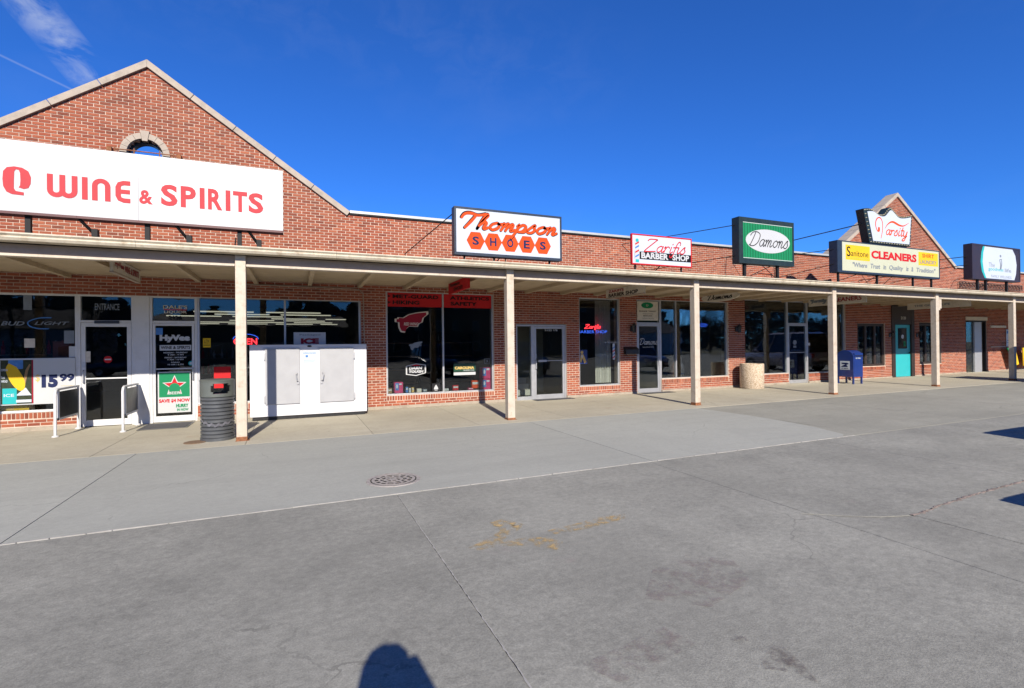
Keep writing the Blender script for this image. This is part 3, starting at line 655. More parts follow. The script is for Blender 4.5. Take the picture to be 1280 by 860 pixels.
# arched vents in the gables
for c, zc, r, zb_ in ARCH:
    ns_ = 9; ro, ri = .46, .335
    for i in range(ns_):
        a0, a1 = math.pi * i / ns_ + .008, math.pi * (i + 1) / ns_ - .008; am = (a0 + a1) / 2
        key = i == ns_ // 2; R1 = ro + (.05 if key else 0); R0 = ri - (.05 if key else 0)
        pts = [(R0, a0), (R1, a0), (R1, am), (R1, a1), (R0, a1), (R0, am)]
        ring = [(c + rr_ * math.cos(t_), zc + rr_ * math.sin(t_)) for rr_, t_ in pts]
        d = .05 if key else .035
        MB().prism(ring, lambda p, q: (p, WN - d, q), lambda p, q: (p, WN + .06, q)).build('arch_stone', M['lime'], bld)
    for s in (-1, 1):
        for j in range(3):
            x0, x1 = sorted((c + s * ri, c + s * ro)); MB().box(x0, x1, WN - .035, WN + .06, zc - .23 * (j + 1) + .006, zc - .23 * j - .004).build('arch_stone', M['lime'], bld)
    fr = MB(); k = 24
    for i in range(k):
        a0, a1 = math.pi * i / k, math.pi * (i + 1) / k
        ring = [(c + q * math.cos(t_), zc + q * math.sin(t_)) for q, t_ in ((.285, a0), (.34, a0), (.34, a1), (.285, a1))]
        fr.prism(ring, lambda p, q: (p, WN + .12, q), lambda p, q: (p, WN + .30, q))
    for s in (-1, 1): x0, x1 = sorted((c + s * .285, c + s * .34)); fr.box(x0, x1, WN + .12, WN + .30, zb_, zc)
    fr.build('vent_frame', M['blackpaint'], bld)
rl = MB(); rl.tube([(-3.52, WN - .10, 5.90), (-2.46, WN - .10, 5.90)], .012, 6); rl.tube([(-3.52, WN - .10, 5.72), (-2.46, WN - .10, 5.72)], .012, 6)
for x in (-3.52, -3.18, -2.72, -2.46): rl.tube([(x, WN - .10, 5.66), (x, WN - .10, 5.95)], .011, 6); rl.tube([(x, WN + .02, 5.74), (x, WN - .10, 5.74)], .009, 5)
rl.build('vent_railing', M['rust'], bld)
for x in (-3.62, -2.36): MB().box(x - .045, x + .045, WN - .12, WN + .01, 5.66, 5.93).build('railing_bracket', M['rust'], bld, bevel=.01)
# back of the building and roof
MB().box(UL, UR, WN + .33, 31, 4.45, 4.55).build('roof', M['tar'], bld)
MB().box(UL, UR, 30.8, 31, -.1, 4.45).build('rear_wall', M['siding'], bld)
MB().box(UL, UL + .2, WN + .33, 30.8, -.1, 4.45).build('side_wall', M['siding'], bld); MB().box(UR - .2, UR, WN + .33, 30.8, -.1, 4.45).build('side_wall', M['siding'], bld)
# shop interiors
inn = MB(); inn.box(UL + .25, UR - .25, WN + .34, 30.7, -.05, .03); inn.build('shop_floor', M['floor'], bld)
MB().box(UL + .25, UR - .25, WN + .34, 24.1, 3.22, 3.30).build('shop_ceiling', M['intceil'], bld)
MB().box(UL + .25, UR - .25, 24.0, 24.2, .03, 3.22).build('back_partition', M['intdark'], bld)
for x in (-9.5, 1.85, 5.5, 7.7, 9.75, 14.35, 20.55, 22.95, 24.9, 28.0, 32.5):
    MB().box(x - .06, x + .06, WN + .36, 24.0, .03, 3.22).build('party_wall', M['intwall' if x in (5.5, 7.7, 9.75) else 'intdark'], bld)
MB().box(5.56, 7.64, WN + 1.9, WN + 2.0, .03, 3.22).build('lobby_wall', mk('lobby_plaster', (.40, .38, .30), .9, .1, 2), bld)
st = MB(); 
for i in range(3): st.box(5.7, 6.9, WN + 1.3 + .2 * i, WN + 1.88, .03 + .17 * i, .2 + .17 * i)
st.build('lobby_step', M['curtain'], bld)
# ---- shopfront windows and doors
def window(u0, u1, z0, z1, mull=(), mat='alu', bar=.045, nd=WN + .05, dep=.09, glassm='glass', rails=(), extra=None):
    f = MB(); n0, n1 = nd, nd + dep
    f.box(u0, u1, n0, n1, z0, z0 + bar); f.box(u0, u1, n0, n1, z1 - bar, z1)
    f.box(u0, u0 + bar, n0 + .002, n1 - .002, z0 + bar, z1 - bar); f.box(u1 - bar, u1, n0 + .002, n1 - .002, z0 + bar, z1 - bar)
    xs = [u0 + bar] + [m_ for m_ in mull] + [u1 - bar]
    for m_ in mull: f.box(m_ - bar / 2, m_ + bar / 2, n0 - .004, n1 - .004, z0 + bar, z1 - bar)
    o = f.build('shop_window', M[mat], bld, bevel=.004)
    for a, b in zip(xs[:-1], xs[1:]):
        a2 = a + (bar / 2 if a in mull else 0); b2 = b - (bar / 2 if b in mull else 0)
        MB().box(a2, b2, nd + dep / 2 - .004, nd + dep / 2 + .004, z0 + bar, z1 - bar).build('pane', M[glassm], o)
    return o
def door(u0, u1, z0, z1, mat='alu', st=.055, nd=WN + .05, mid=None, handle='l', glassm='glass', bar=True, bottom=.13):
    f = MB(); n0, n1 = nd, nd + .05
    f.box(u0, u0 + st, n0, n1, z0, z1); f.box(u1 - st, u1, n0, n1, z0, z1); f.box(u0 + st, u1 - st, n0 + .001, n1 - .001, z0, z0 + bottom); f.box(u0 + st, u1 - st, n0 + .001, n1 - .001, z1 - st * 1.1, z1)
    if mid: f.box(u0 + st, u1 - st, n0 + .006, n1 - .006, mid - .014, mid + .014)
    o = f.build('door', M[mat], bld, bevel=.004)
    MB().box(u0 + st, u1 - st, nd + .02, nd + .028, z0 + bottom, z1 - st * 1.1).build('pane', M[glassm], o)
    if handle:
        hx = u0 + st * .6 if handle == 'l' else u1 - st * .6; sgn = 1 if handle == 'l' else -1
        h = MB(); h.tube([(hx, n0 - .002, 1.18), (hx, n0 - .05, 1.16), (hx, n0 - .05, .92), (hx, n0 - .002, .90)], .012, 8)
        h.box(hx - .025, hx + .025, n0 - .008, n0 + .0, 1.24, 1.36); h.build('handle', M['alu'], o, smooth=True)
    return o
def jambs(u0, u1, z0, z1, mat='alu', wd=.05, nd=WN + .045, sill=True, hz=()):
    f = MB(); f.box(u0, u0 + wd, nd, nd + .11, z0, z1 - wd); f.box(u1 - wd, u1, nd, nd + .11, z0, z1 - wd); f.box(u0, u1, nd, nd + .11, z1 - wd, z1)
    for h_ in hz: f.box(u0 + wd, u1 - wd, nd + .002, nd + .108, h_, h_ + wd)
    return f.build('door_frame', M[mat], bld, bevel=.004)
g0 = gz(-3)
W1 = window(-9.0, -4.22, .345, 2.79, (-7.0,), mat='whitepaint')
window(-15, -10, .345, 2.79, (-12.5,), mat='whitepaint')
F1 = jambs(-4.22, -3.24, g0, 2.80, 'whitepaint', hz=(2.19,)); MB().box(-4.17, -3.29, WN + .1, WN + .106, 2.24, 2.75).build('pane', M['glass'], F1)
MB().box(-3.93, -3.5, WN + .02, WN + .06, 2.17, 2.23).build('door_closer', M['blackpaint'], F1)
door(-4.165, -3.295, g0 + .015, 2.185, 'whitepaint', st=.075, mid=1.0, handle='l')
MB().box(-3.24, -2.96, WN + .03, WN + .2, g0, 2.80).build('entrance_panel', M['whitepaint'], bld, bevel=.005)
F2 = jambs(-2.96, -2.06, g0, 2.80, 'whitepaint', hz=(2.19,)); MB().box(-2.91, -2.11, WN + .1, WN + .106, 2.24, 2.75).build('pane', M['glass'], F2)
door(-2.905, -2.115, g0 + .015, 2.185, 'whitepaint', st=.05, mid=1.17, handle='r')
W2 = window(-2.06, 1.52, .325, 2.81, (-.24,), mat='alu')
W3 = window(2.15, 5.14, .335, 3.08, (3.68,), mat='alu')
F3 = jambs(5.83, 7.475, gz(6), 2.22, 'alu'); MB().box(6.32, 6.42, WN + .045, WN + .15, gz(6), 2.17).build('mullion', M['alu'], F3)
MB().box(5.88, 6.32, WN + .06, WN + .14, gz(6), .12).build('bottom_rail', M['alu'], F3)
MB().box(5.88, 6.32, WN + .1, WN + .108, .12, 2.17).build('pane', M['glass'], F3)
D3 = door(6.425, 7.42, gz(6) + .01, 2.165, 'alu', st=.06, handle='l')
MB().box(6.53, 6.80, WN + .0, WN + .045, 1.12, 1.18).box(6.80, 7.36, WN + .02, WN + .04, 1.14, 1.16).build('push_bar', M['alu'], D3)
W4 = window(7.92, 9.40, .335, 3.06, (), mat='alu')
F4 = jambs(10.05, 11.03, gz(10), 3.05, 'alu', hz=(2.27,)); door(10.105, 10.975, gz(10) + .01, 2.265, 'alu', st=.065, handle='r')
W5 = window(11.03, 13.95, .45, 3.08, (11.68,), mat='alu', bar=.04)
MB().box(11.07, 13.91, WN + .2, WN + .26, 2.70, 3.04).build('header_panel', M['darkwood'], W5); MB().box(11.60, 11.70, WN + .14, WN + .26, .49, 2.70).build('timber_post', M['wood'], W5)
W6 = window(14.75, 16.95, .46, 3.19, (), mat='alu', bar=.035); F6 = jambs(16.95, 18.04, gz(17), 3.19, 'alu', hz=(2.31,), wd=.045)
MB().box(17.0, 17.99, WN + .1, WN + .106, 2.36, 3.14).build('pane', M['glass'], F6)
D6 = door(17.0, 17.99, gz(17) + .01, 2.305, 'alu', st=.055, mid=1.24, handle='r'); window(18.04, 20.2, .43, 3.19, (), mat='alu', bar=.035)
for a, b, z0, z1 in ((20.92, 22.7, .59, 2.37), (25.1, 26.72, .59, 2.41), (34.2, 36.6, .6, 2.6)):
    window(a, b, z0, z1, (a + (b - a) / 3, a + 2 * (b - a) / 3), mat='darkwood', bar=.11)
AL = MB(); AL.box(23.13, 23.36, WN - .03, WN + .3, gz(23), 3.15); AL.box(24.48, 24.7, WN - .03, WN + .3, gz(23), 3.15); AL.box(23.36, 24.48, WN - .02, WN + .3, 2.35, 3.15); AL.build('door_surround', M['darkwood'], bld, bevel=.01)
TD = MB().box(23.38, 24.46, WN + .03, WN + .09, gz(23) + .02, 2.33).build('door', M['teal'], bld, label='bright turquoise front door with a dark upper light')
MB().box(23.65, 24.2, WN + .018, WN + .035, 1.34, 2.16).build('pane', M['carglass'], TD); MB().box(23.62, 24.23, WN + .024, WN + .034, 1.31, 2.19).build('pane_frame', M['darkmetal'], TD)
MB().lathe(24.36, WN - .01, [(.03, 1.1), (.03, 1.16)], 12).build('handle', M['darkmetal'], TD)
for nm, z_ in (('number', 2.55),): 
    m = MB(); text(m, '2120', 23.75, 24.1, 2.56, 2.68, front(WN - .024)); m.build('door_number', M['aged'], bld)
EN = jambs(28.68, 30.45, gz(29), 2.58, 'darkmetal', wd=.08, nd=WN + .02); MB().box(28.76, 29.5, WN + .1, WN + .11, gz(29), 2.5).build('pane', M['glass'], EN)
MB().box(29.5, 30.1, WN + .04, WN + .1, gz(29), 2.5).build('side_panel', M['alu'], EN); MB().box(28.66, 30.47, WN - .03, WN + .05, 2.58, 2.74).build('lintel', M['aged'], EN)
door(38.05, 39.15, gz(38), 2.25, 'alu')
# conduit on the wall
cdn = MB().tube([(-1.3, WN - .03, 3.10), (1.35, WN - .03, 3.08), (1.50, WN - .03, 3.05), (1.58, WN - .03, 2.95), (1.60, WN - .03, 1.72), (1.60, WN - .03, .12)], .013, 8).build('conduit_pipe', M['beam'], bld, smooth=True)
# fluorescent fittings inside
def fitting(x0, x1, n, z, name='ceiling_light'):
    o = MB().box(x0, x1, n - .05, n + .05, z + .015, z + .06).build(name, M['intwall'], None)
    MB().tube([(x0 + .03, n, z), (x1 - .03, n, z)], .02, 6).build('tube', M['tube'], o); return o
k = 0
for row, n in enumerate((15.8, 16.9, 18.0, 19.2, 20.5, 21.9, 23.3)):
    x = -4.3 + .35 * (row % 3)
    while x < 1.2:
        if rb.random() > .10:
            L = min(1.5, 1.7 - x); o = fitting(x, x + L, n, 2.62)
            tag(o, 'fluorescent strip light on the ceiling of the liquor shop behind the windows', 'ceiling light', 'strip lights in the liquor shop')
        x += 1.75
for (x0, x1, n, lab) in ((2.3, 3.4, 14.6, 'strip light at the left inside the shoe shop ceiling'), (3.6, 4.8, 15.8, 'strip light over the middle of the shoe shop'), (14.9, 16.2, 14.6, 'strip light just inside the dry cleaners window')):
    tag(fitting(x0, x1, n, 3.0), lab, 'ceiling light')

# ------------------------------------------------------------------ walkway canopy
can = thing('walkway_canopy', (0, 10, 0), 'long cream painted walkway canopy on square steel posts along the shops', 'canopy')
CL, CR = -11.5, 45.0
PX = [-11.2, -6.05, -.885, 4.25, 9.42, 14.69, 19.87, 24.80, 29.95, 35.1, 40.2]
MB().box(CL, CR, 9.86, WN, 3.30, 3.345).build('roof_deck', M['roofdeck'], can)
MB().box(CL, CR, 10.12, WN - .002, 3.20, 3.225).build('soffit', M['soffit'], can)
x = CL
while x < CR:
    b = min(x + 3.05, CR); m = MB()
    prof = [(9.88, 3.24), (9.80, 3.25), (9.775, 3.29), (9.79, 3.315), (9.76, 3.345), (9.76, 3.365), (9.95, 3.372), (9.95, 3.24)]
    m.prism(prof, lambda p, q: (x + .002, p, q), lambda p, q: (b - .002, p, q)); m.build('gutter', M['creamgut'], can); x += 3.05
bm_ = MB(); bm_.box(CL, CR, 10.06, 10.09, 3.06, 3.24); bm_.build('beam_web', M['beam'], can)
fl = MB()
for a, b in zip([CL] + PX, PX + [CR]):
    a2 = a + (.088 if a != CL else 0); b2 = b - (.088 if b != CR else 0)
    if b2 - a2 > .1: MB().box(a2, b2, 9.995, 10.15, 3.045, 3.085).build('beam_flange', M['cream'], can, bevel=.004)
x = -9.0; i = 0
while x < 42:
    MB().box(x - .045, x + .045, 10.10, WN - .004, 3.115, 3.20).build('rafter', M['soffit'], can); x += 1.165; i += 1
p0 = None
for j, x in enumerate(PX):
    zb_ = gz(x) - .01
    m = MB().box(-.082, .082, 9.985, 10.15, 0, 3.24); 
    o = m.build('post', M['cream'], can, bevel=.006); o.location = (x, 0, zb_ + 0); o.scale = (1, 1, (3.238 - zb_) / 3.24)
    rz = MB(); rz.box(x - .088 , x + .088, 9.978, 10.157, zb_ - .0, zb_ + .05 + .06 * rb.random())
    rz.box(x - .10, x + .12, 9.95, 10.17, zb_, zb_ + .018); rz.build('post_base', M['rust'], can, bevel=.006)
# fascia bracket near the fifth post
MB().prism([(0, 3.06), (.22, 3.06), (.22, 2.72), (.14, 2.72), (.14, 2.66), (.06, 2.66), (0, 2.6)], lambda p, q: (19.955 + p, 10.02, q), lambda p, q: (19.955 + p, 10.06, q)).build('post_bracket', M['cream'], can)

# ------------------------------------------------------------------ roof-top signs standing on the canopy edge
SN = 10.2
def cabinet(root, u0, u1, z0, z1, fr, frm, face, dep=.22, nm='cabinet', frl=None, frt=None, frb=None):
    frl = fr if frl is None else frl; frt = fr if frt is None else frt; frb = fr if frb is None else frb
    MB().box(u0, u1, SN + .004, SN + dep, z0, z1).build(nm, frm, root, bevel=.008)
    f = MB(); f.box(u0 + .001, u1 - .001, SN - .012, SN + .006, z0 + .001, z0 + frb); f.box(u0 + .001, u1 - .001, SN - .012, SN + .006, z1 - frt, z1 - .001)
    f.box(u0 + .001, u0 + frl, SN - .0115, SN + .006, z0 + frb, z1 - frt); f.box(u1 - fr, u1 - .001, SN - .0115, SN + .006, z0 + frb, z1 - frt)
    f.build('frame', frm, root)
    return MB().box(u0 + frl, u1 - fr, SN - .004, SN + .005, z0 + frb, z1 - frt).build('sign_face', face, root)
def legs(root, xs, z1, mat='darkmetal', wd=.05, n=SN + .1):
    for x in xs: MB().box(x - wd / 2, x + wd / 2, n - wd / 2, n + wd / 2, 3.345, z1 + .02).build('support_post', M[mat], root)
def braces(root, lst, r=.011):
    for a, b in lst: MB().tube([a, b], r, 6).build('brace', M['darkmetal'], root)
f102 = lambda d: (lambda a, b: (a, SN - .004 - d, b))
def lett(root, mat, fn, name='lettering'):
    m = MB(); fn(m); return m.build(name, M[mat], root)
# 1 liquor store sign
s1 = thing('shop_sign', (-3.5, SN, 3.35), 'long white WINE & SPIRITS sign with red letters on the canopy edge', 'sign', 'shop signs standing on the canopy')
MB().box(-6.95, -.2, SN + .006, SN + .26, 3.735, 4.868).build('cabinet', M['maroon'], s1)
for a, b in ((-6.95, -4.6), (-4.6, -2.4), (-2.4, -.2)): MB().box(a + .002, b - .002, SN - .01, SN + .004, 3.765, 4.87).build('sign_face', M['signwhite'], s1)
MB().box(-6.95, -.2, SN - .014, SN + .004, 3.725, 3.765).build('bottom_trim', M['maroon'], s1)
f = lambda a, b: (a, SN - .014, b)
def wine(m):
    def st(p, w=.075, i=0, sm=True): 
        q = smooth_pts(p, 5) if sm else p; vs, fs = ribbon(q, w, cap=False); m.add([(a, SN - .0145 - i * .0006, b) for a, b in vs], fs)
    zb, zt = 4.035, 4.40
    def U(x0, x1, flip=False):
        w = (x1 - x0) / 2; c = (x0 + x1) / 2; s_ = -1 if flip else 1; z0, z1 = (zb + .0375, zt) if not flip else (zt - .0375, zb)
        pts = [(x0, z1)] + [(x0, z0 + s_ * w)] + [(c - w * math.cos(math.pi * k / 10), z0 + s_ * w - s_ * w * math.sin(math.pi * k / 10)) for k in range(1, 10)] + [(x1, z0 + s_ * w), (x1, z1)]
        return pts
    st(U(-3.555, -3.40), i=0, sm=False); st(U(-3.40, -3.245), i=1, sm=False)
    st([(-3.115, zb), (-3.115, zt)], i=0, sm=False)
    st(U(-2.985, -2.815, True), i=0, sm=False)
    st([(-2.51, zt - .0375), (-2.60, zt - .0375), (-2.655, zt - .06), (-2.675, zt - .11), (-2.675, zb + .11), (-2.655, zb + .06), (-2.60, zb + .0375), (-2.51, zb + .0375)], i=0, sm=False)
    st([(-2.66, 4.2175), (-2.515, 4.2175)], w=.07, i=1, sm=False)
lett(s1, 'coral', wine)
fx = lambda a, b: (a, SN - .0145, b)
lett(s1, 'coral', lambda m: text(m, '&', -2.39, -2.2, 4.045, 4.28, fx, .03))
lett(s1, 'coral', lambda m: [text(m, ch, a, b, 4.045, 4.41, fx, .035) for ch, a, b in (('S', -2.085, -1.845), ('P', -1.80, -1.575), ('I', -1.52, -1.445), ('R', -1.395, -1.175), ('I', -1.125, -1.05), ('T', -1.01, -.785), ('S', -.765, -.525))])
eg = [(180, 515), (90, 512), (50, 495), (27, 455), (22, 400), (27, 340), (55, 308), (110, 297), (170, 302), (215, 325), (235, 370), (232, 420), (215, 455), (180, 466), (140, 456), (152, 440), (155, 400), (153, 345), (143, 322), (122, 318), (110, 335), (107, 400), (106, 465), (120, 485), (180, 491)]
def eglyph(m, x0, w=.34, z0=4.02, h=.44):
    m.flatpoly([(x0 + (a - 22) / 213 * w, z0 + (515 - b) / 218 * h) for a, b in eg], fx)
lett(s1, 'coral', lambda m: [eglyph(m, -4.125), eglyph(m, -4.52)])
lett(s1, 'coral', lambda m: [text(m, ch, a, b, c, 4.56, fx, .05) for ch, a, b, c in (('H', -5.9, -5.5, 4.02), ('y', -5.47, -5.12, 3.86), ('V', -5.08, -4.6, 4.02))])
legs(s1, [-6.2, -3.86, -2.30, -.92], 3.74, wd=.07)
for x in (-4.5, -3.05, -1.72, -.62): MB().bar((x - .18, SN - .0, 3.76), (x + .10, SN + .35, 3.38), .035).box(x - .03, x + .05, SN + .14, SN + .24, 3.48, 3.6).build('brace', M['darkmetal'], s1)
MB().tube([(-1.2, SN + .2, 3.36), (-1.0, SN + .12, 3.42), (-.98, SN + .1, 3.6)], .012, 6).build('cable', M['darkmetal'], s1)
# 2 Thompson shoes
s2 = thing('shop_sign', (4.35, SN, 3.35), 'white SHOES sign with orange script and five orange hexagons', 'sign', 'shop signs standing on the canopy')
cabinet(s2, 3.07, 5.63, 3.535, 4.555, .045, M['navy'], M['signice'], dep=.18, frb=.06)
lett(s2, 'black', lambda m: script(m, 'Thompson', 3.22, 5.50, 3.96, 4.455, f102(.002), .076, .35, step=.0001, w1=.064))
lett(s2, 'orange', lambda m: script(m, 'Thompson', 3.235, 5.485, 3.975, 4.44, f102(.008), .062, .35, w1=.05))
for i in range(5):
    c = 3.545 + .4 * i; r = .205
    h = [(c - r, 3.855), (c - .105, 4.04), (c + .105, 4.04), (c + r, 3.855), (c + .105, 3.67), (c - .105, 3.67)]
    m = MB(); m.flatpoly(h, f102(.001)); m.build('hexagon', M['orange'], s2)
    m = MB(); text(m, 'SHOES'[i], c - .075, c + .075, 3.765, 3.945, f102(.003), .03); m.build('lettering', M['inknavy'], s2)
legs(s2, [3.32, 4.0, 5.36], 3.54, wd=.035)
braces(s2, [((3.08, SN + .1, 4.42), (2.65, WN - .01, 4.05)), ((4.15, SN + .1, 3.56), (4.05, SN + .35, 3.36)), ((4.25, SN + .05, 3.56), (4.35, SN + .3, 3.37))])
# 3 Zarifi's
s3 = thing('shop_sign', (8.5, SN, 3.35), 'white BARBER SHOP sign on the canopy with thin red frame and barber pole', 'sign', 'shop signs standing on the canopy')
cabinet(s3, 7.57, 9.46, 3.575, 4.33, .03, M['signred'], M['signice'], dep=.05)
m = MB(); rect(m, 7.66, 9.43, 3.71, 3.90, f102(.001)); m.build('black_band', M['black'], s3)
lett(s3, 'signred', lambda m: script(m, 'Zarifis', 7.95, 9.24, 3.80, 4.23, f102(.005), .026, .3))
lett(s3, 'signwhite', lambda m: (text(m, 'BARBER', 7.86, 8.70, 3.735, 3.885, f102(.003), .04), text(m, 'SHOP', 8.83, 9.37, 3.735, 3.885, f102(.003), .04)), 'lettering')
m = MB(); rect(m, 7.665, 7.81, 3.63, 4.21, f102(.002)); m.build('barber_pole', M['signwhite'], s3)
for j, (mt, z_) in enumerate((('signred', 4.08), ('blue2', 3.99), ('signred', 3.88), ('blue2', 3.77))):
    m = MB(); q = f102(.003); m.add([q(7.68, z_ - .03), q(7.795, z_ + .03), q(7.795, z_ + .07), q(7.68, z_ + .01)], [(0, 1, 2, 3)]); m.build('barber_stripe', M[mt], s3)
m = MB(); m.flatpoly(ell(7.74, 4.17, .045, .045, 16), f102(.0035)); rect(m, 7.69, 7.79, 3.63, 3.70, f102(.0035)); m.build('pole_end', M['cyan'], s3)
legs(s3, [7.75, 9.2], 3.58, wd=.035)
braces(s3, [((8.5, SN + .05, 3.6), (8.38, SN + .3, 3.37))])
# 4 Damon's
s4 = thing('shop_sign', (12.1, SN, 3.35), 'green striped sign box with a white oval and black script', 'sign', 'shop signs standing on the canopy')
cabinet(s4, 11.12, 13.26, 3.80, 5.07, .07, M['greenblack'], M['green'], dep=.24, frt=.12, frb=.14, frl=.15)
for i in range(19):
    x = 11.32 + i * .1; m = MB(); rect(m, x, x + .04, 3.955, 4.935, f102(.001)); m.build('stripe', M['green2'], s4)
m = MB(); rect(m, 11.27, 13.19, 3.95, 3.965, f102(.002)); rect(m, 11.27, 13.19, 4.925, 4.94, f102(.002)); m.build('pale_line', M['signwhite'], s4)
m = MB(); m.flatpoly(ell(12.23, 4.46, .86, .33), f102(.003)); m.build('oval', M['signwhite'], s4)
lett(s4, 'black', lambda m: script(m, 'Damons', 11.5, 13.0, 4.30, 4.70, f102(.005), .024, .35))
legs(s4, [11.42, 12.7], 3.82, wd=.07)
braces(s4, [((11.13, SN + .12, 4.86), (8.3 + 1.2, WN - .01, 4.78)), ((11.13, SN + .12, 4.02), (10.2, WN - .01, 3.95)), ((11.5, SN + .1, 3.8), (11.85, SN + .5, 3.42)), ((12.5, SN + .15, 3.80), (11.75, SN + .2, 3.5)),
            ((13.2, SN + .12, 3.85), (13.9, WN - .01, 4.62)), ((13.9, SN + 1.2, 4.1), (14.1, SN + 1.3, 3.4))])
MB().tube([(11.8, SN, 3.55), (12.35, SN, 3.53), (12.36, SN, 3.38)], .012, 6).build('conduit', M['darkmetal'], s4)
# 5 Cleaners
s5 = thing('shop_sign', (17.8, SN, 3.35), 'long cream CLEANERS sign with two yellow panels and red capitals', 'sign', 'shop signs standing on the canopy')
cabinet(s5, 15.14, 20.45, 3.745, 4.72, .045, M['navy'], M['signcream'], dep=.26, frl=.22, frb=.06, frt=.03)
for a, b, z0, z1 in ((15.53, 16.69, 4.15, 4.61), (19.24, 20.35, 4.17, 4.62)): m = MB(); rect(m, a, b, z0, z1, f102(.001)); m.build('yellow_panel', M['yellow'], s5)
lett(s5, 'signred', lambda m: text(m, 'CLEANERS', 16.76, 19.13, 4.25, 4.51, f102(.002), .05))
lett(s5, 'black', lambda m: (text(m, 'S', 15.58, 15.76, 4.25, 4.56, f102(.003), .01), text(m, 'anitone', 15.78, 16.62, 4.27, 4.44, f102(.003), .0)))
m = MB(); rect(m, 15.58, 16.64, 4.205, 4.215, f102(.003)); m.build('rule', M['gold'], s5)
lett(s5, 'orange', lambda m: text(m, 'SHIRT', 19.45, 20.12, 4.44, 4.57, f102(.003), .02))
lett(s5, 'inkgrey', lambda m: text(m, 'LAUNDRY', 19.32, 20.27, 4.23, 4.36, f102(.003), .02))
for wd_, a_, b_ in (('"Where', 15.85, 16.55), ('Trust', 16.72, 17.2), ('in', 17.36, 17.5), ('Quality', 17.66, 18.4), ('is', 18.56, 18.68), ('a', 18.84, 18.94), ('Tradition"', 19.12, 20.2)): lett(s5, 'inkgrey', lambda m: text(m, wd_, a_, b_, 3.90 if 'y' in wd_ else 3.935, 4.085, f102(.004), .022, .15))
legs(s5, [15.32, 17.2, 19.1, 20.15], 3.76, wd=.05)
braces(s5, [((15.15, SN + .1, 4.45), (14.2, WN - .01, 4.45)), ((15.15, SN + .1, 4.0), (14.3, WN - .3, 3.6)), ((15.35, SN + .1, 3.5), (16.4, SN + .2, 3.76)), ((17.15, SN + .05, 3.74), (16.8, SN + .4, 3.4)),
            ((17.2, SN + .05, 3.74), (17.5, SN + .4, 3.4)), ((20.45, SN + .1, 4.25), (22.4, WN - .4, 4.35)), ((20.45, SN + .1, 4.0), (22.4, WN - .4, 4.0)), ((18.0, SN + .1, 3.75), (17.8, SN + .4, 3.38))])
# 6 Varsity crown-shaped sign above it
s6 = thing('shop_sign', (17.75, SN, 4.72), 'crown shaped sign with red script and bulbs around its edge', 'sign', 'shop signs standing on the canopy')
def crown(t):
    top = smooth_pts([(16.40, 5.80), (16.75, 5.83), (17.1, 5.70), (17.42, 5.73), (17.72, 5.97), (17.95, 5.87), (18.2, 5.73), (18.55, 5.74), (18.93, 5.82)], 4)
    pts = top + [(18.80, 4.76), (16.70, 4.745)]
    c = Vector((17.7, 5.25)); return [tuple(c + (Vector(p) - c) * t) if t == 1 else (c.x + (p[0] - c.x) * (1 - (1 - t) * .75), c.y + (p[1] - c.y) * t) for p in pts]
MB().prism(crown(1.0), lambda a, b: (a, SN, b), lambda a, b: (a, SN + .24, b)).build('cabinet', M['greenblack'], s6)
m = MB(); inner = [(a + .05, b) for a, b in crown(.86)]; m.prism(inner, lambda a, b: (a, SN - .012, b), lambda a, b: (a, SN + .01, b)); m.build('sign_face', M['signice'], s6)
bl = MB(); ring = crown(.935); ring = ring + [ring[0]]
for a, b in zip(ring[:-1], ring[1:]):
    L = math.hypot(b[0] - a[0], b[1] - a[1]); n = max(1, round(L / .13))
    for i in range(n):
        x_, z_ = a[0] + (b[0] - a[0]) * i / n, a[1] + (b[1] - a[1]) * i / n
        bl.add([(x_ - .022, SN - .002, z_), (x_, SN - .002, z_ + .022), (x_ + .022, SN - .002, z_), (x_, SN - .002, z_ - .022), (x_, SN - .045, z_)], [(0, 1, 4), (1, 2, 4), (2, 3, 4), (3, 0, 4)])
bl.build('marquee_bulbs', M['bulb'], s6)
fv = lambda d: (lambda a, b: (a, SN - .013 - d, b))
def varsity(m):
    def st(p, w, i=0, w1=None): vs, fs = ribbon(smooth_pts(p, 6), w, w1); m.add([(a, SN - .014 - i * .0006, b) for a, b in vs], fs)
    st([(17.19, 5.22), (17.16, 5.14), (17.06, 5.16), (16.98, 5.34), (17.04, 5.52), (17.2, 5.58), (17.32, 5.46), (17.33, 5.2), (17.25, 4.93)], .042, 0, .025)
    st([(17.15, 5.24), (17.14, 5.17)], .09, 1)
    st([(17.45, 5.24), (17.6, 5.40), (17.85, 5.50), (18.2, 5.42), (18.45, 5.42), (18.72, 5.54)], .075, 0, .01)
lett(s6, 'orange', varsity); lett(s6, 'orange', lambda m: script(m, 'arsity', 17.52, 18.62, 4.92, 5.35, fv(.002), .035, .25))
braces(s6, [((16.5, SN + .15, 5.35), (14.9, WN, 4.9)), ((17.2, SN + .12, 4.60), (17.2, SN + .12, 4.78)), ((18.4, SN + .12, 4.60), (18.4, SN + .12, 4.78))], .016)
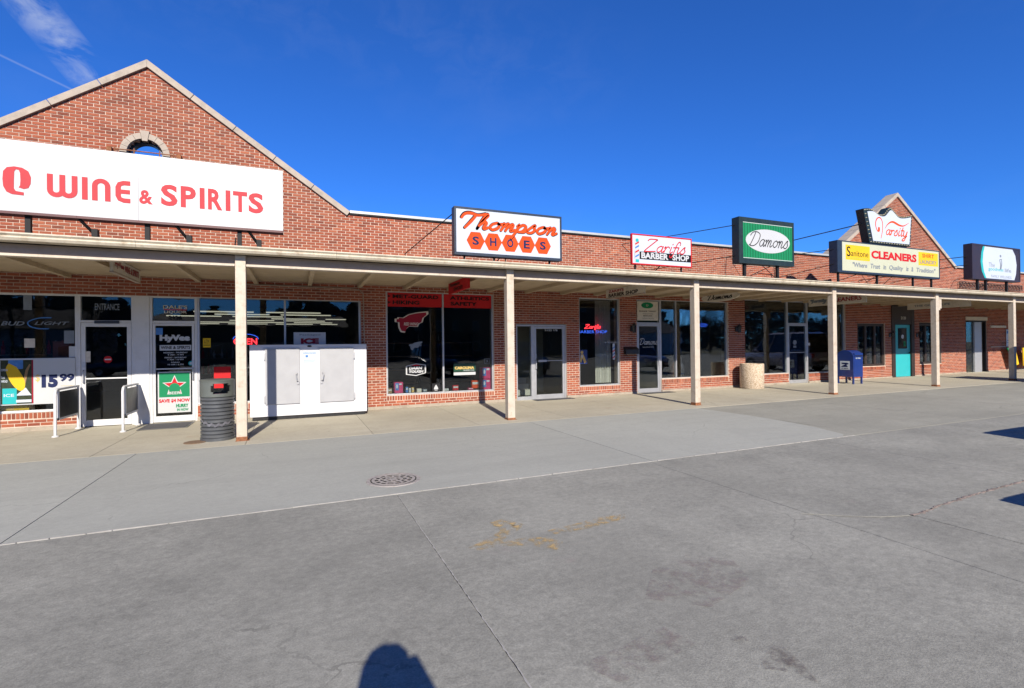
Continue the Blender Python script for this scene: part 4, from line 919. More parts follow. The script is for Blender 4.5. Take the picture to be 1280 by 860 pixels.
# 7 the right-hand sign
s7 = thing('shop_sign', (24.2, SN, 3.35), 'dark framed sign with a bulging white and turquoise panel, rightmost on the canopy', 'sign', 'shop signs standing on the canopy')
cabinet(s7, 22.45, 25.77, 3.85, 5.14, .06, M['brownblack'], M['brownblack'], dep=.26)
pan_ = [(23.27, 3.91), (25.32, 3.91), (25.45, 4.15), (25.5, 4.5), (25.42, 4.85), (25.2, 5.09), (23.18, 5.09), (23.06, 4.85), (23.0, 4.5), (23.08, 4.15)]
m = MB(); m.flatpoly(smooth_pts(pan_ , 1), f102(.002)); m.build('bright_panel', M['signice'], s7)
m = MB(); m.flatpoly([(23.27, 3.91), (23.08, 4.15), (23.0, 4.5), (23.06, 4.85), (23.18, 5.09), (23.30, 5.09), (23.19, 4.85), (23.14, 4.5), (23.22, 4.15), (23.38, 3.91)], f102(.003)); m.build('turquoise_edge', M['cyan'], s7)
lett(s7, 'inkgrey', lambda m: (text(m, 'The', 23.55, 23.95, 4.34, 4.5, f102(.003), .0), text(m, 'life', 24.65, 25.1, 4.19, 4.33, f102(.003), .01), text(m, 'FAMILY WELLNESS', 23.7, 25.12, 3.955, 4.05, f102(.003), .0)))
lett(s7, 'cyan', lambda m: text(m, 'goodness', 23.52, 24.55, 4.17, 4.33, f102(.003), .01))
m = MB(); 
vs, fs = ribbon([(24.34, 4.30), (24.36, 4.45), (24.30, 4.64), (24.42, 4.66), (24.44, 4.5), (24.38, 4.30)], .06); m.add([f102(.003)(*v) for v in vs], fs)
m.flatpoly(ell(24.36, 4.78, .06, .05, 14), f102(.003)); m.build('logo_figure', M['inkgrey'], s7)
legs(s7, [23.0, 23.55, 25.0], 3.87, wd=.07)
braces(s7, [((22.46, SN + .12, 4.68), (21.0, WN - .02, 4.55)), ((22.46, SN + .12, 4.38), (21.0, WN - .02, 4.1)), ((25.77, SN + .12, 4.5), (27.8, WN - .02, 4.4)), ((23.8, SN + .1, 3.86), (23.5, SN + .5, 3.38))], .014)
# wrought-iron frieze on the wall at the right
fz = thing('iron_frieze', (30.8, 13.2, 4.08), 'dark scrolled wrought iron strip fixed to the brick above the canopy at the right', 'sign')
m = MB(); m.box(28.05, 33.55, 13.2, 13.22, 4.075, 4.10); m.box(28.05, 33.55, 13.2, 13.22, 4.34, 4.365)
for x in (28.06, 33.54): m.box(x - .015, x + .015, 13.2, 13.22, 4.1, 4.34)
m.build('rail', M['darkmetal'], fz)
x = 28.12
m = MB()
while x < 33.4:
    m.tube([(x + .12 + .09 * math.cos(t_ * .9), 13.21, 4.22 + .1 * math.sin(t_ * .9)) for t_ in range(8)], .012, 5); m.tube([(x, 13.21, 4.1), (x + .26, 13.21, 4.34)], .01, 5); x += .27
m.build('scrolls', M['darkmetal'], fz)
m = MB(); text(m, 'CAMPUS CORNER SHOPS', 28.3, 33.3, 4.14, 4.3, front(13.19)); m = None

# ------------------------------------------------------------------ signs hanging across the walkway under the canopy
def hang(u, n0, n1, z0, z1, mat, frm, label, prints, flip, oval=False, th=.05):
    t = thing('hanging_sign', (u, (n0 + n1) / 2, z0), label, 'sign', 'hanging signs under the canopy')
    if oval:
        ring = ell((n0 + n1) / 2, (z0 + z1) / 2, (n1 - n0) / 2, (z1 - z0) / 2)
        MB().prism(ring, lambda a, b: (u - th / 2, a, b), lambda a, b: (u + th / 2, a, b)).build('board', M[mat], t)
    else:
        MB().box(u - th / 2, u + th / 2, n0, n1, z0, z1).build('board', M[mat], t, bevel=.004)
        if frm:
            f_ = MB(); 
            for a, b in ((z0 - .012, z0 + .012), (z1 - .012, z1 + .012)): f_.box(u - th / 2 - .006, u + th / 2 + .006, n0, n1, a, b)
            f_.build('frame', M[frm], t)
    for y in (n0 + .25, n1 - .25): MB().tube([(u, y, z1 - .02), (u, y, 3.2)], .008, 6).build('hanger', M['darkmetal'], t)
    s = -1 if not flip else 1                      # flip: read from the +X side
    for (body, a0, a1, b0, b1, mt, sc_) in prints:   # a along the board as the viewer reads it, left to right
        W_ = n1 - n0
        for side in (-1, 1):
            if side == -1: fm = lambda a, b: (u - th / 2 - .003, n1 - a * W_, z0 + b * (z1 - z0))
            else: fm = lambda a, b: (u + th / 2 + .003, n0 + a * W_, z0 + b * (z1 - z0))
            m = MB()
            if sc_ == 'rect': rect(m, a0, a1, b0, b1, fm)
            elif sc_: script(m, body, a0, a1, b0, b1, fm, .03)
            else: text(m, body, a0, a1, b0, b1, lambda a, b: tuple(p + q for p, q in zip(fm(a, b), (side * .002, 0, 0))), .03)
            m.build('lettering', M[mt], t)
    return t
hang(-2.9, 10.65, 12.3, 2.95, 3.2, 'aged', 'beam', 'pale hanging board with red lettering under the canopy near the liquor shop doors', [('HyVee', .05, .35, .3, .85, 'darkred', 0), ('WINE & SPIRITS', .38, .92, .3, .8, 'darkred', 0)], True)
ts = hang(3.62, 10.9, 12.5, 2.93, 3.2, 'red', None, 'bright red hanging board with dark letters in front of the shoe shop', [('Thompson', .08, .60, .5, .9, 'black', 0), ('SHOES', .3, .75, .12, .45, 'black', 0)], False)
hang(8.35, 10.7, 12.45, 2.94, 3.2, 'aged', 'beam', 'off-white hanging board reading BARBER SHOP under the canopy', [("ZARIFI'S", .08, .5, .58, .88, 'darkred', 0), ('BARBER SHOP', .08, .86, .1, .5, 'black', 0)], False)
hang(12.0, 11.0, 12.5, 2.90, 3.18, 'aged', None, 'oval hanging board with dark script under the canopy', [('Damons', .18, .82, .25, .85, 'black', 1)], False, oval=True)
hang(17.0, 10.5, 12.5, 2.90, 3.19, 'aged', None, 'pale hanging board reading CLEANERS in dark red capitals', [('Varsity', .05, .33, .2, .9, 'inkgrey', 1), ('CLEANERS', .40, .93, .3, .8, 'darkred', 0)], False)
hang(23.0, 10.5, 12.6, 2.90, 3.17, 'aged', None, 'plain pale hanging board with small grey letters at the right end', [('THE GOOD LIFE', .12, .7, .35, .65, 'inkgrey', 0)], False)

# ------------------------------------------------------------------ things in and on the shopfronts (left to right)
PN = WN + .066                                   # just in front of the panes
fw_ = lambda d=0: (lambda a, b: (a, PN - .006 - d, b))
def poster(u0, u1, z0, z1, mat, label, name='poster', cat='poster', n=None, th=.004):
    t = thing(name, ((u0 + u1) / 2, n or PN, z0), label, cat)
    MB().box(u0, u1, (n or PN) - .004, (n or PN) + th - .004, z0, z1).build('sheet', M[mat], t); return t
def prt(t, mat, fn, name='print'): m = MB(); fn(m); return m.build(name, M[mat], t)
ban = poster(-6.7, -4.26, .51, 1.435, 'signwhite', 'white $15.99 price banner with a beer picture across the lower window', 'price_banner', 'banner', n=WN + .04)
fb = lambda d=0: (lambda a, b: (a, WN + .034 - d, b))
prt(ban, 'inknavy', lambda m: (text(m, '15', -4.81, -4.545, .84, 1.11, fb(), .07), text(m, '99', -4.52, -4.27, .96, 1.12, fb(), .05)), 'lettering')
prt(ban, 'gold', lambda m: (text(m, '$', -4.905, -4.835, .96, 1.12, fb(), .02), rect(m, -4.5, -4.28, .865, .872, fb())), 'lettering')
prt(ban, 'hedge', lambda m: rect(m, -5.45, -4.945, .53, 1.42, fb()), 'picture'); prt(ban, 'darkred', lambda m: rect(m, -4.965, -4.94, .53, 1.42, fb(.001)), 'picture_edge')
prt(ban, 'blue2', lambda m: rect(m, -5.33, -5.1, 1.24, 1.42, fb(.001)), 'picture_sky')
prt(ban, 'yellow', lambda m: m.flatpoly(smooth_pts([(-5.32, 1.36), (-5.37, 1.22), (-5.28, .95), (-5.16, .80), (-5.08, .84), (-5.08, 1.02), (-5.2, 1.28), (-5.32, 1.36)][:-1], 3), fb(.002)), 'bottle_picture')
prt(ban, 'card', lambda m: m.flatpoly([(-5.14, .8), (-5.07, .9), (-5.02, 1.2), (-4.98, 1.32), (-5.0, 1.34), (-5.06, 1.22), (-5.1, .98)], fb(.0015)), 'hand_picture')
prt(ban, 'cyan', lambda m: rect(m, -5.42, -5.2, .535, .85, fb(.003)), 'can_picture')
for fn_, nm_ in ((lambda m: text(m, 'ICE', -5.4, -5.24, .68, .74, fb(.004), .02), 'can_text'), (lambda m: m.flatpoly([(-5.22, .70), (-5.06, .86), (-4.97, .70)], fb(.001)), 'pale_fold'), (lambda m: rect(m, -5.21, -4.97, .56, .615, fb(.004)), 'white_bar'), (lambda m: text(m, 'OPEN', -5.44, -5.34, 1.2, 1.245, fb(.004)), 'picture_text'), (lambda m: text(m, 'THE', -5.44, -5.38, 1.05, 1.09, fb(.004)), 'picture_text'), (lambda m: text(m, 'WKND', -5.44, -5.34, .97, 1.02, fb(.004)), 'picture_text')): prt(ban, 'signice', fn_, nm_)
MB().box(-6.7, -4.26, WN + .030, WN + .045, 1.435, 1.452).build('top_rail', M['alu'], ban)
for i, x in enumerate((-5.1, -4.48)): pass
bl_ = thing('beer_decal', (-4.9, PN, 2.1), 'silver letters and blue swoosh on the dark glass of the left window', 'decal')
bb_ = MB(); 
prt(bl_, 'inkgrey', lambda m: (text(m, 'BUD', -5.45, -5.08, 2.12, 2.205, fw_(), .02, .3), text(m, 'LIGHT', -4.93, -4.36, 2.135, 2.205, fw_(), .02, .3)), 'lettering')
prt(bl_, 'blue2', lambda m: [m.add([fw_()(*v) for v in r_[0]], r_[1]) for r_ in [ribbon(smooth_pts([(-4.66, 2.285), (-4.85, 2.275), (-5.02, 2.2), (-5.0, 2.11), (-4.86, 2.06), (-4.70, 2.055)], 6), .02)]], 'swoosh')
for (a, b, z0, z1, mt, lb) in ((-5.09, -4.92, 1.67, 1.855, 'aged', 'small square notice taped in the dark window left of the red box'), (-4.37, -4.235, 1.46, 1.69, 'signwhite', 'notice with yellow and red print at the window edge beside the door'),
                               (-5.1, -4.965, 2.44, 2.74, 'inkgrey', 'grey paper strip hanging at the top of the left window'), (-4.45, -4.28, 1.75, 2.02, 'inkgrey', 'tall grey leaflet above the red box in the left window')):
    poster(a, b, z0, z1, mt, lb)
rbx = thing('display_box', (-4.55, WN + .3, 1.44), 'plain red brown box standing in the left window behind the banner', 'box'); MB().box(-4.70, -4.39, WN + .25, WN + .5, 1.44, 1.78).build('carton', mk('red_brown_card', (.26, .05, .025), .7), rbx); MB().box(-4.71, -4.38, WN + .24, WN + .51, 1.78, 1.80).build('lid', mk('red_brown_lid', (.22, .045, .02), .7), rbx)
yb = thing('display_box', (-5.3, WN + .2, .39), 'yellow carton low in the left window under the banner', 'box'); MB().box(-6.2, -5.06, WN + .17, WN + .4, .39, .49).build('carton', M['yellow'], yb); MB().box(-5.5, -5.3, WN + .165, WN + .4, .40, .48).build('label_patch', M['gold'], yb)
dk = thing('shelf_rack', (-6, 14.5, 0), 'shelf rack of bottles behind the left window', 'shelf')
for z_ in (.5, 1.0, 1.5): MB().box(-8.6, -4.7, 14.4, 14.8, z_, z_ + .03).build('shelf', M['wood'], dk)
for x in (-8.6, -6.6, -4.72): MB().box(x, x + .04, 14.4, 14.8, .03, 1.9).build('upright', M['darkmetal'], dk)
def bottles(t, x0, x1, n, z, step=.11, mats=('hedge', 'wood', 'carwhite', 'darkred')):
    x = x0; 
    while x < x1:
        h = rb.uniform(.24, .32); MB().lathe(x, n, [(.035, z), (.038, z + h * .55), (.014, z + h * .75), (.014, z + h)], 8).build('bottle', M[rb.choice(mats)], t); x += step * rb.uniform(.9, 1.4)
for z_ in (.53, 1.03, 1.53): bottles(dk, -6.4, -4.8, 14.5, z_)
dk2 = thing('shelf_rack', (-.5, 17, 0), 'long shelf rack of bottles deep inside the liquor shop', 'shelf')
for z_ in (.4, .85, 1.3): MB().box(-2.6, 1.5, 17, 17.5, z_, z_ + .03).build('shelf', M['intwall'], dk2); bottles(dk2, -2.5, 1.4, 17.1, z_ + .03, .14)
MB().box(-2.6, 1.5, 17.5, 17.54, .03, 1.8).build('back_panel', M['intwall'], dk2)
# door 1: round red sticker
st1 = poster(-3.79, -3.63, 1.32, 1.48, 'signwhite', 'round red no-entry style sticker on the left glass door', 'sticker', 'sticker'); 
st1.children[0].hide_render = False
bpy.data.objects.remove(st1.children[0])
prt(st1, 'red', lambda m: m.flatpoly(ell(-3.71, 1.40, .075, .075, 20), fw_()), 'disc'); prt(st1, 'signwhite', lambda m: rect(m, -3.765, -3.655, 1.388, 1.415, fw_(.001)), 'bar')
nt1 = poster(-4.09, -4.01, 1.35, 1.58, 'aged', 'narrow notice on the left edge of the left glass door')
# door 2
dd = thing('door_decal', (-2.5, PN, 1.2), 'white opening hours lettering and store name on the right glass door', 'decal')
prt(dd, 'signwhite', lambda m: (text(m, 'HyVee', -2.78, -2.2, 1.76, 1.93, fw_(), .07), rect(m, -2.78, -2.18, 1.58, 1.70, fw_())), 'lettering')
prt(dd, 'black', lambda m: text(m, 'WINE & SPIRITS', -2.76, -2.2, 1.61, 1.68, fw_(.001), .03), 'lettering')
prt(dd, 'signwhite', lambda m: (text(m, 'MONDAY - THURSDAY', -2.71, -2.25, 1.515, 1.545, fw_(), .03), text(m, '9 AM - 9 PM', -2.63, -2.33, 1.468, 1.495, fw_(), .03), text(m, 'FRIDAY - SATURDAY', -2.69, -2.27, 1.405, 1.435, fw_(), .03), text(m, '9 AM - 10 PM', -2.64, -2.33, 1.36, 1.387, fw_(), .03), text(m, 'SUNDAY', -2.57, -2.4, 1.30, 1.325, fw_(), .03), text(m, '10 AM - 6 PM', -2.63, -2.33, 1.25, 1.28, fw_(), .03)), 'lettering')
prt(dd, 'cyan', lambda m: m.flatpoly(ell(-2.19, 1.285, .05, .05, 18), fw_()), 'sticker'); prt(dd, 'signwhite', lambda m: m.flatpoly(ell(-2.19, 1.285, .028, .028, 12), fw_(.001)), 'sticker_centre')
prt(dd, 'blue2', lambda m: rect(m, -2.85, -2.72, 1.93, 2.08, fw_()), 'blue_sticker')
tr = thing('transom_lettering', (-2.5, PN, 2.3), 'pale store name and street number 2126 on the glass above the right door', 'decal')
prt(tr, 'aged', lambda m: (text(m, "DALE'S", -2.71, -2.25, 2.51, 2.59, fw_(), .02), text(m, 'LIQUOR', -2.69, -2.26, 2.40, 2.47, fw_(), .02)), 'lettering'); prt(tr, 'black', lambda m: text(m, '2126', -2.61, -2.36, 2.27, 2.36, fw_(), .03), 'lettering')
prt(tr, 'coral', lambda m: rect(m, -2.70, -2.26, 2.478, 2.50, fw_()), 'rule')
tr2 = thing('transom_lettering', (-3.7, PN, 2.4), 'faint pale lettering on the glass above the left door', 'decal'); prt(tr2, 'inkgrey', lambda m: text(m, 'ENTRANCE', -3.93, -3.5, 2.46, 2.60, fw_(), .01), 'lettering')
hp = poster(-2.82, -2.195, .19, 1.105, 'signwhite', 'green star beer poster with red SAVE $4 NOW line on the right glass door', n=PN - .004)
prt(hp, 'green', lambda m: rect(m, -2.795, -2.215, .54, 1.08, fw_(.004)), 'green_panel')
def starpts(cx_, cz, R_, r_): return [(cx_ + (R_ if i % 2 == 0 else r_) * math.sin(math.pi * i / 5), cz + (R_ if i % 2 == 0 else r_) * math.cos(math.pi * i / 5)) for i in range(10)]
prt(hp, 'signwhite', lambda m: m.flatpoly(starpts(-2.505, .79, .24, .105), fw_(.005)), 'star_edge'); prt(hp, 'signred', lambda m: m.flatpoly(starpts(-2.505, .79, .20, .085), fw_(.006)), 'star')
prt(hp, 'green', lambda m: (m.flatpoly(ell(-2.505, .72, .11, .13, 20), fw_(.007))), 'bottle_picture'); prt(hp, 'signwhite', lambda m: text(m, 'BEER', -2.62, -2.39, .60, .66, fw_(.008), .02), 'picture_text')
prt(hp, 'signred', lambda m: text(m, 'SAVE $4 NOW', -2.80, -2.21, .41, .50, fw_(.004), .05), 'lettering'); prt(hp, 'green', lambda m: (text(m, 'HURRY', -2.48, -2.24, .30, .38, fw_(.004), .06), text(m, 'IN NOW', -2.46, -2.24, .22, .28, fw_(.004), .05)), 'lettering')
# window 2
op = thing('neon_sign', (-1.1, WN + .3, 1.7), 'glowing red neon OPEN sign behind the white post', 'neon sign')
def neon(m, body, a0, a1, b0, b1, n): text(m, body, a0, a1, b0, b1, front(n), .02)
m = MB(); neon(m, 'OPEN', -1.36, -.86, 1.70, 1.85, WN + .28); m.build('tubes', M['neonred'], op); MB().box(-1.4, -.82, WN + .3, WN + .32, 1.66, 1.9).build('backing', M['blackpaint'], op)
MB().tube([(-1.1 + .27 * math.cos(t_ * math.pi / 8), WN + .28, 1.83 + .12 * math.sin(t_ * math.pi / 8)) for t_ in range(9)], .008, 6).build('arc_tube', M['neonblue'], op)
ys = poster(-1.95, -1.80, 1.64, 1.85, 'yellow', 'small yellow green notice at the left edge of the wide liquor window'); prt(ys, 'hedge', lambda m: (rect(m, -1.94, -1.81, 1.685, 1.70, fw_()), text(m, 'ATM', -1.93, -1.83, 1.72, 1.82, fw_(), .0)), 'lettering')
rp = poster(-1.74, -1.40, .70, 1.19, 'red', 'plain red poster in the window above the dark litter bin')
ic = poster(-.05, .66, 1.685, 1.975, 'signwhite', 'white Packaged ICE sign standing on top of the ice chest', 'ice_sign', 'sign', n=12.97)
prt(ic, 'darkred', lambda m: text(m, 'ICE', .105, .505, 1.70, 1.835, lambda a, b: (a, 12.96, b), .07), 'lettering'); prt(ic, 'inkgrey', lambda m: text(m, 'Packaged', .08, .54, 1.885, 1.94, lambda a, b: (a, 12.96, b), .01), 'lettering')
# shoe shop
for (a, b, l1, l2, lb, x1, x2) in ((2.20, 3.655, 'MET-GUARD', 'HIKING', 'red MET-GUARD HIKING banner across the top of the left shoe shop window', (2.33, 3.56), (2.33, 3.04)), (3.71, 5.09, 'ATHLETICS', 'SAFETY', 'red ATHLETICS SAFETY banner across the top of the right shoe shop window', (3.88, 5.03), (3.90, 4.66))):
    t = poster(a, b, 2.665, 3.03, 'red', lb, 'window_banner', 'banner', n=PN)
    prt(t, 'black', lambda m: (text(m, l1, x1[0], x1[1], 2.885, 2.985, fw_(.001), .04), text(m, l2, x2[0], x2[1], 2.725, 2.83, fw_(.001), .04)), 'lettering')
    if a < 3: prt(t, 'black', lambda m: [m.add([fw_(.001)(2.215, z_ + .07), fw_(.001)(2.215, z_), fw_(.001)(2.29, z_ + .035)], [(0, 1, 2)]) for z_ in (2.90, 2.74)], 'arrow')
wing = [(2.40, 2.34), (2.46, 2.345), (2.47, 2.38), (2.60, 2.37), (2.75, 2.46), (2.95, 2.51), (3.25, 2.545), (3.26, 2.47), (3.14, 2.38), (3.11, 2.26), (3.02, 2.22), (2.98, 2.14), (2.76, 2.15), (2.68, 2.08), (2.65, 1.99), (2.54, 2.01), (2.49, 2.12), (2.48, 2.25), (2.40, 2.26)]
rw = thing('wing_decal', (2.8, PN, 2.0), 'red wing shaped decal with a white outline high in the left shoe shop window', 'decal')
m = MB(); c_ = Vector((2.8, 2.27)); m.flatpoly([tuple(c_ + (Vector(p) - c_) * 1.05) for p in wing], fw_()); m.build('outline', M['aged'], rw); m = MB(); m.flatpoly([tuple(c_ + (Vector(p) - c_) * .93) for p in wing], fw_(.001)); m.build('wing', M['darkred'], rw)
prt(rw, 'aged', lambda m: text(m, 'RED WING', 2.62, 3.0, 2.17, 2.25, fw_(.002), .02, .2), 'lettering')
w2 = thing('wing_decal', (2.9, PN, 1.5), 'small grey wing decal below the red one', 'decal'); m = MB(); m.flatpoly([(2.75 + (p[0] - 2.4) * .42, 1.52 + (p[1] - 2.0) * .42) for p in wing], fw_()); m.build('wing', M['inkgrey'], w2)
dt = thing('badge_decal', (2.93, PN, .83), 'white outlined six sided badge low in the left shoe window', 'decal')
def hexb(s_): return [(2.93 + s_ * a, 1.0 + s_ * b) for a, b in ((-.27, .10), (0, .16), (.27, .12), (.27, -.10), (0, -.17), (-.27, -.13))]
prt(dt, 'signwhite', lambda m: m.flatpoly(hexb(1), fw_()), 'edge'); prt(dt, 'black', lambda m: m.flatpoly(hexb(.87), fw_(.001)), 'field'); prt(dt, 'signwhite', lambda m: (text(m, 'DARN', 2.74, 3.1, 1.0, 1.08, fw_(.002), .06, .15), text(m, 'TOUGH', 2.74, 3.13, .91, .98, fw_(.002), .06, .15)), 'lettering'); prt(dt, 'signred', lambda m: m.flatpoly([(2.80, 1.105), (2.93, 1.135), (3.06, 1.11), (2.93, 1.09)], fw_(.002)), 'red_arc')
ca = thing('brand_decal', (4.3, PN, .8), 'green panel with gold letters low in the right shoe window', 'decal')
prt(ca, 'dgreen', lambda m: rect(m, 3.97, 4.6, .91, 1.13, fw_()), 'panel'); prt(ca, 'gold', lambda m: text(m, 'CAROLINA', 4.0, 4.56, .97, 1.05, fw_(.001), .05), 'lettering'); prt(ca, 'signwhite', lambda m: (rect(m, 3.97, 4.6, .81, .89, fw_()), text(m, 'SHOE CO', 4.25, 4.56, .925, .955, fw_(.001), .02)), 'strip')
xs_ = thing('small_decal', (4.95, PN, 1.1), 'tiny outlined square decal at the right edge of the shoe window', 'decal'); prt(xs_, 'inkgrey', lambda m: (rect(m, 4.86, 5.03, 1.24, 1.25, fw_()), rect(m, 4.86, 5.03, 1.11, 1.12, fw_()), rect(m, 4.86, 4.87, 1.12, 1.24, fw_()), rect(m, 5.02, 5.03, 1.12, 1.24, fw_()), text(m, 'X', 4.91, 4.98, 1.15, 1.22, fw_())), 'square')
ad = thing('badge_decal', (3.46, PN, .38), 'black square decal with a white pointed figure beside the shoe window mullion', 'decal'); prt(ad, 'darkmetal', lambda m: rect(m, 3.36, 3.58, .40, .61, fw_()), 'square'); prt(ad, 'signwhite', lambda m: (m.flatpoly([(3.47, .58), (3.42, .50), (3.41, .45), (3.53, .45), (3.52, .50)], fw_(.001)), rect(m, 3.43, 3.51, .42, .435, fw_(.001))), 'figure')
def pbox(x0, x1, z0, z1, lb):
    t = thing('shoe_box_display', ((x0 + x1) / 2, WN + .3, z0), lb, 'box')
    MB().box(x0, x1, WN + .16, WN + .36, z0, z1).build('box', M['pink'], t); w_ = x1 - x0
    m = MB(); q = front(WN + .157); rect(m, x0 + .02, x0 + w_ * .5, z0 + (z1 - z0) * .25, z1 - .02, q); m.build('blue_print', M['blue2'], t)
    m = MB(); q = front(WN + .155); m.flatpoly(ell(x0 + w_ * .28, z0 + (z1 - z0) * .62, w_ * .12, (z1 - z0) * .2, 14), q); rect(m, x0 + w_ * .55, x1 - .03, z0 + (z1 - z0) * .75, z1 - .03, q); m.build('figure_print', M['signice'], t)
pbox(2.38, 2.60, .385, .67, 'blue and magenta printed box at the left end of the shoe window ledge'); pbox(4.82, 5.08, .37, .665, 'blue and magenta printed box at the right end of the shoe window, lower of two'); pbox(4.82, 5.08, .68, 1.0, 'blue and magenta printed box at the right end of the shoe window, upper of two')
def small(x, w_, h, mat, lb, nm='display_box', z=.385): 
    t = thing(nm, (x, WN + .25, z), lb, 'box'); MB().box(x - w_ / 2, x + w_ / 2, WN + .18, WN + .28, z, z + h).build('box', M[mat], t, bevel=.004); MB().box(x - w_ / 2 + .008, x + w_ / 2 - .008, WN + .176, WN + .18, z + h * .5, z + h * .8).build('label_strip', M['signwhite'], t)
small(2.25, .13, .13, 'card', 'brown carton beside the leftmost printed box in the shoe window'); small(2.71, .06, .15, 'blue2', 'small blue packet standing on the shoe window ledge'); small(2.79, .05, .12, 'signice', 'small white packet next to the blue one on the shoe window ledge'); small(2.87, .06, .13, 'gold', 'small gold packet on the shoe window ledge'); small(3.04, .12, .09, 'aged', 'low beige carton on the shoe window ledge left of the mullion'); small(3.2, .1, .07, 'inkgrey', 'low grey packet on the shoe window ledge'); small(3.80, .12, .06, 'signwhite', 'low white packet just right of the shoe window mullion'); small(4.06, .15, .14, 'signred', 'small red carton in the middle of the right shoe window'); small(4.64, .2, .22, 'orange', 'orange carton near the right end of the shoe window', z=.42); small(4.5, .14, .05, 'pink', 'flat pink packet on the right shoe window ledge')
for x0, lb in ((2.3, 'dark shoe display rack behind the left shoe window'), (4.0, 'dark shoe display rack behind the right shoe window')):
    t = thing('shelf_rack', (x0 + .5, 15.2, 0), lb, 'shelf')
    for z_ in (.5, .9, 1.3, 1.7): MB().box(x0, x0 + 1.1, 15.1, 15.4, z_, z_ + .03).build('shelf', M['wood'], t)
    for x in (x0, x0 + 1.08): MB().box(x, x + .03, 15.1, 15.4, .03, 2.0).build('upright', M['darkmetal'], t)
n3 = thing('door_decal', (7.0, PN, 2.0), 'white street number lettering at the top of the glass door beside the shoe shop', 'decal'); prt(n3, 'signwhite', lambda m: text(m, '2122 1/2', 6.77, 7.2, 2.03, 2.085, front(WN + .06), .02), 'lettering')
# barber window
cu = thing('curtain', (9.0, WN + .35, .38), 'pale cloth curtain hanging at the right of the barber shop window', 'curtain')
pts = [(8.70 + i * .0145, WN + .35 + .035 * math.sin(i * .95) + .01 * math.sin(i * 2.3)) for i in range(41)]
m = MB(); n = len(pts); m.add([(x_, y_, .40) for x_, y_ in pts] + [(x_ * .98 + .02 * 9, y_, 3.0) for x_, y_ in pts], [(i, i + 1, n + i + 1, n + i) for i in range(n - 1)]); m.build('cloth', M['curtain'], cu, smooth=True); MB().tube([(8.0, WN + .35, 3.01), (9.35, WN + .35, 3.01)], .012, 6).build('curtain_rod', M['alu'], cu)
bn = thing('neon_sign', (8.5, WN + .2, 1.97), 'red and blue neon script sign in the barber window', 'neon sign')
m = MB(); script(m, 'Zarifis', 8.23, 8.8, 2.08, 2.24, front(WN + .2), .022); m.build('red_tubes', M['neonred'], bn); m = MB(); text(m, 'BARBER SHOP', 8.0, 9.05, 1.97, 2.06, front(WN + .2), .0); m.build('blue_tubes', M['neonblue'], bn)
pp = thing('poster', (8.05, PN, 1.0), 'blue and gold university pennant poster at the left of the barber window', 'poster'); MB().box(7.96, 8.23, PN - .004, PN, 1.03, 1.46).build('sheet', M['blue'], pp)
prt(pp, 'gold', lambda m: (m.flatpoly(ell(8.04, 1.38, .05, .05, 14), fw_()), m.flatpoly([(8.0, 1.32), (8.09, 1.32), (8.2, 1.08), (8.12, 1.04), (8.06, 1.2), (8.0, 1.05), (7.97, 1.12)], fw_(.001))), 'figure'); prt(pp, 'signwhite', lambda m: m.flatpoly([(8.02, 1.3), (8.08, 1.3), (8.07, 1.2), (8.02, 1.22)], fw_(.002)), 'shirt')
bp_ = thing('barber_pole_decal', (9.2, PN, 1.1), 'narrow red white and blue striped barber pole decal in the window edge', 'decal'); MB().box(9.16, 9.24, PN - .004, PN, 1.14, 1.64).build('sheet', M['signice'], bp_)
for i, (z_, mt) in enumerate(((1.5, 'blue2'), (1.4, 'signred'), (1.3, 'blue2'), (1.2, 'signred'))): m = MB(); q = fw_(); m.add([q(9.16, z_ - .03), q(9.24, z_ + .02), q(9.24, z_ + .06), q(9.16, z_ + .01)], [(0, 1, 2, 3)]); m.build('stripe', M[mt], bp_)
# Damon's transom sign, door script, letter box
dm = thing('transom_sign', (10.5, WN, 2.38), 'white notice board with a green oval above the dark glass door', 'sign')
MB().box(10.09, 10.93, WN + .03, WN + .06, 2.38, 3.0).build('board', M['aged'], dm); MB().box(10.07, 10.95, WN + .045, WN + .075, 2.36, 3.02).build('frame', M['dgreen'], dm); fd = front(WN + .026)
m = MB(); m.flatpoly(ell(10.49, 2.87, .24, .1, 30), fd); m.build('oval', M['green'], dm)
prt(dm, 'black', lambda m: (text(m, 'MASSAGE  THERAPY', 10.17, 10.85, 2.66, 2.70, fd, .02), text(m, 'FACIALS & WAXING', 10.3, 10.72, 2.58, 2.61, fd, .0), text(m, 'MANICURES', 10.33, 10.68, 2.51, 2.55, fd, .02), text(m, 'WALK INS WELCOME', 10.27, 10.74, 2.44, 2.465, fd, .0)), 'lettering'); prt(dm, 'aged', lambda m: text(m, 'D', 10.45, 10.53, 2.84, 2.9, front(WN + .024), .0), 'oval_letter')
pd = thing('door_decal', (10.5, PN, 1.5), 'white script lettering on the dark glass door', 'decal'); prt(pd, 'signwhite', lambda m: (script(m, "Damons", 10.2, 10.9, 1.60, 1.80, front(WN + .062), .016), text(m, 'SALON & SPA', 10.32, 10.76, 1.50, 1.535, front(WN + .062), .0)), 'lettering')
MB().box(10.17, 10.91, WN + .085, WN + .09, .2, 2.18).build('dark_film', M['carglass'], pd)
